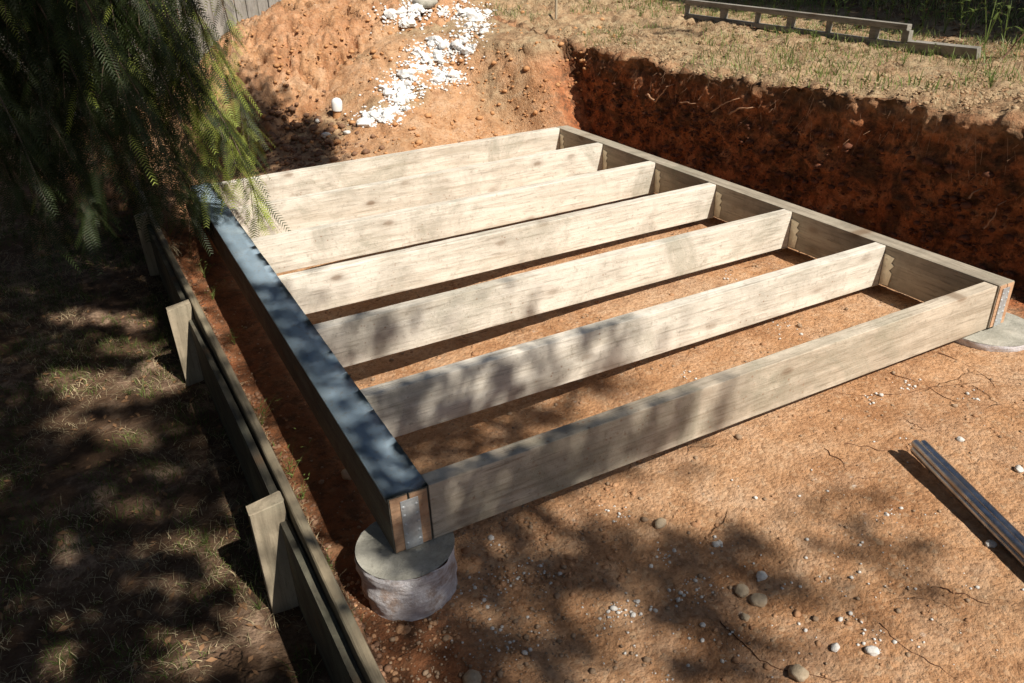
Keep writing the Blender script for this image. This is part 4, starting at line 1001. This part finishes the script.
def ell(lst, u, v):
    best = 0
    for (cx, cy, rx, ry, d) in lst:
        q = ((u - cx) / rx) ** 2 + ((v - cy) / ry) ** 2
        if lst is E_REG['lawn_light']: q *= .72
        if q < 1.5: best = max(best, d * (1 if q < .6 else (1.5 - q) / .9))
    return best
def shade_at(X0, Y0):
    """fraction shaded for the sun ray that crosses z=0 at (X0, Y0)"""
    # walk down the ray (light travels -SA x, +SB y, -z)
    what = None
    for k in range(0, 60):
        dz = k * .008; x = X0 - SA * dz; y = Y0 + SB * dz; z = -dz
        if z >= -H - .001 and -.001 <= y <= YE:
            if -.0925 <= x <= 0 or L <= x <= L + .079: what = 'f'
            elif 0 <= x <= L and any(j <= y <= j + T for j in JY): what = 'f'
        if what: break
        if -.385 < x <= -.27 and z < -.1 and any(abs(y - q) < .05 for q in (.25, 1.54, 2.76)): what = 'p'; break
        if x > -.29 and x < -.235 and z < -.09: what = 'l'; break
        if z <= surf(x, y): what = 'l' if x < -.3 else 'g'; break
    if X0 > 4.05 and -1.5 < Y0 < 7.5: return .94
    cover = 0
    if X0 < -.15 and Y0 > 1.6:
        for zz in (.25, .5, .8):
            u, v, w = proj(np.array([X0 + SA * zz, Y0 - SB * zz, zz]))
            if u < 196 and v < 240 and not (u > 128 and v > 180): cover = .93
    u, v, w = proj(np.array([x, y, z])); u = float(u); v = float(v)
    if cover and not (x < -.3 and ell(E_REG['lawn_light'], u, v) > .3): return cover
    inside = w > .2 and -40 < u < 1064 and -30 < v < 720
    if what == 'p': return .12 if inside else .8
    if what == 'f':
        d = ell(E_REG['frame_shade'], u, v); return d * (1 - ell(E_REG['frame_light'], u, v))
    if x < -.235:
        if -.29 < x: return .35 if inside else .8
        d = .97; return d * (1 - min(1, 2.4 * ell(E_REG['lawn_light'], u, v))) if inside else .9
    if x < -.1 and y > -.5 and y < 2.5: return .35
    if x > 3.2:
        return .97 if v < -8 + (u - 640) * .12 and y > -.5 else (.0)
    if not inside:
        if x > 2: return .05
        return .85 if (y < -.5 and x < 1.2) else .3
    d = ell(E_REG['ground_shade'], u, v); d *= 1 - ell(E_REG['ground_light'], u, v)
    return d
def shade_trees():
    rng = np.random.default_rng(5); cell = .055; leafA = .00075
    # regions in the z=0 sun plane
    pts = []; n = 0
    X = np.arange(-2.6, 6.2, cell)
    for x in X:
        for y in np.arange(-2.2, 7.0, cell):
            d = shade_at(x + rng.uniform(-.4, .4) * cell, y + rng.uniform(-.4, .4) * cell)
            if d <= .02: continue
            lam = -math.log(1 - min(d, .985)) * cell * cell / leafA
            for _ in range(rng.poisson(lam)):
                pts.append((x + rng.uniform(-.5, .5) * cell, y + rng.uniform(-.5, .5) * cell))
    pts = np.array(pts); n = len(pts)
    # clustered heights: leaves sit on tiers of branches
    t = 3.0 + 2.6 * (fbm(pts[:, 0] * 1.5, pts[:, 1] * 1.5, 0., 3) + .5) + rng.normal(0, .25, n); t = np.clip(t, 2.6, 6.2)
    C = np.stack([pts[:, 0] + SA * t, pts[:, 1] - SB * t, t], 1)
    # nothing in front of the lens
    u, v, w = proj(C); keep = ~((w > .05) & (u > -200) & (u < 1224) & (v > -250) & (v < 900)); print('shade leaves', n, 'dropped', (~keep).sum())
    C = C[keep]
    sz = rng.uniform(.028, .05, len(C))
    K = pts[keep]
    trees = ((-2.6, -3.4, -.4, K[:, 0] < .9, (K[:, 0] < -.5) & (K[:, 1] < 3), 'broad leafy tree behind the viewer on the left, shading the lawn'),
             (3.4, -4.6, -.22, (K[:, 0] >= .9) & (K[:, 0] < 3), (K[:, 0] < 1.2) & (K[:, 0] >= .9) & (K[:, 1] < -.4), 'broad leafy tree behind the viewer on the right, dappling the clay'),
             (7.2, -1.4, .8, K[:, 0] >= 3, K[:, 0] > 4.2, 'leafy tree right of the bank, shading the hedge'))
    for i, (bx, by, zb, sel, lsel, lab) in enumerate(trees):
        Q = C[sel]
        root = empty('shade_tree', (bx, by, zb), label=lab, cat='tree')
        V, F = leaf_quads(Q - [bx, by, zb], sz[sel], rng); link(np_mesh('crown', V, F, M['leaf']), root)
        LQ = C[lsel]; sub = LQ[rng.integers(0, len(LQ), 14)] if len(LQ) else Q[:3]
        fork = (bx + .1, by + .1, 2.0)
        stems_mesh('limbs', fork, [tuple(q) for q in sub], .012, root, (bx, by, zb))
        bm = bmesh.new(); rows = []
        for k in range(9):
            z = -.3 + (2.3 - zb) * k / 8; r = .16 - .008 * k
            rows.append([bm.verts.new((.1 * k / 8 + r * math.cos(6.283 * a / 14), .1 * k / 8 + r * math.sin(6.283 * a / 14), z)) for a in range(14)])
        for p, q in zip(rows[:-1], rows[1:]):
            for a in range(14): bm.faces.new((p[a], p[(a + 1) % 14], q[(a + 1) % 14], q[a]))
        bm_obj('trunk', bm, M['bark'], root, smooth=True)
shade_trees()

print('T %.1f' % (time.time() - T0))
el = math.atan(1 / math.hypot(SA, SB)); az = math.atan2(SA, -SB)
ld = bpy.data.lights.new('sun', 'SUN'); ld.energy = 5.0; ld.angle = math.radians(.55); ld.color = (1, .93, .83)
lo = bpy.data.objects.new('sun', ld); COL.objects.link(lo); lo.location = (SA * 8, -SB * 8, 8)
lo.rotation_euler = Vector((SA, -SB, 1)).to_track_quat('Z', 'Y').to_euler()
W = bpy.data.worlds.new('World'); S.world = W; W.use_nodes = True; nt = W.node_tree
sky = nt.nodes.new('ShaderNodeTexSky'); sky.sky_type = 'NISHITA'; sky.sun_disc = False; sky.sun_elevation = el; sky.sun_rotation = az
bg = nt.nodes['Background']; nt.links.new(sky.outputs[0], bg.inputs[0]); bg.inputs[1].default_value = .05
S.view_settings.view_transform = 'Standard'; S.view_settings.look = 'None'; S.view_settings.gamma = 1; S.view_settings.exposure = .42
S.cycles.max_bounces = 6
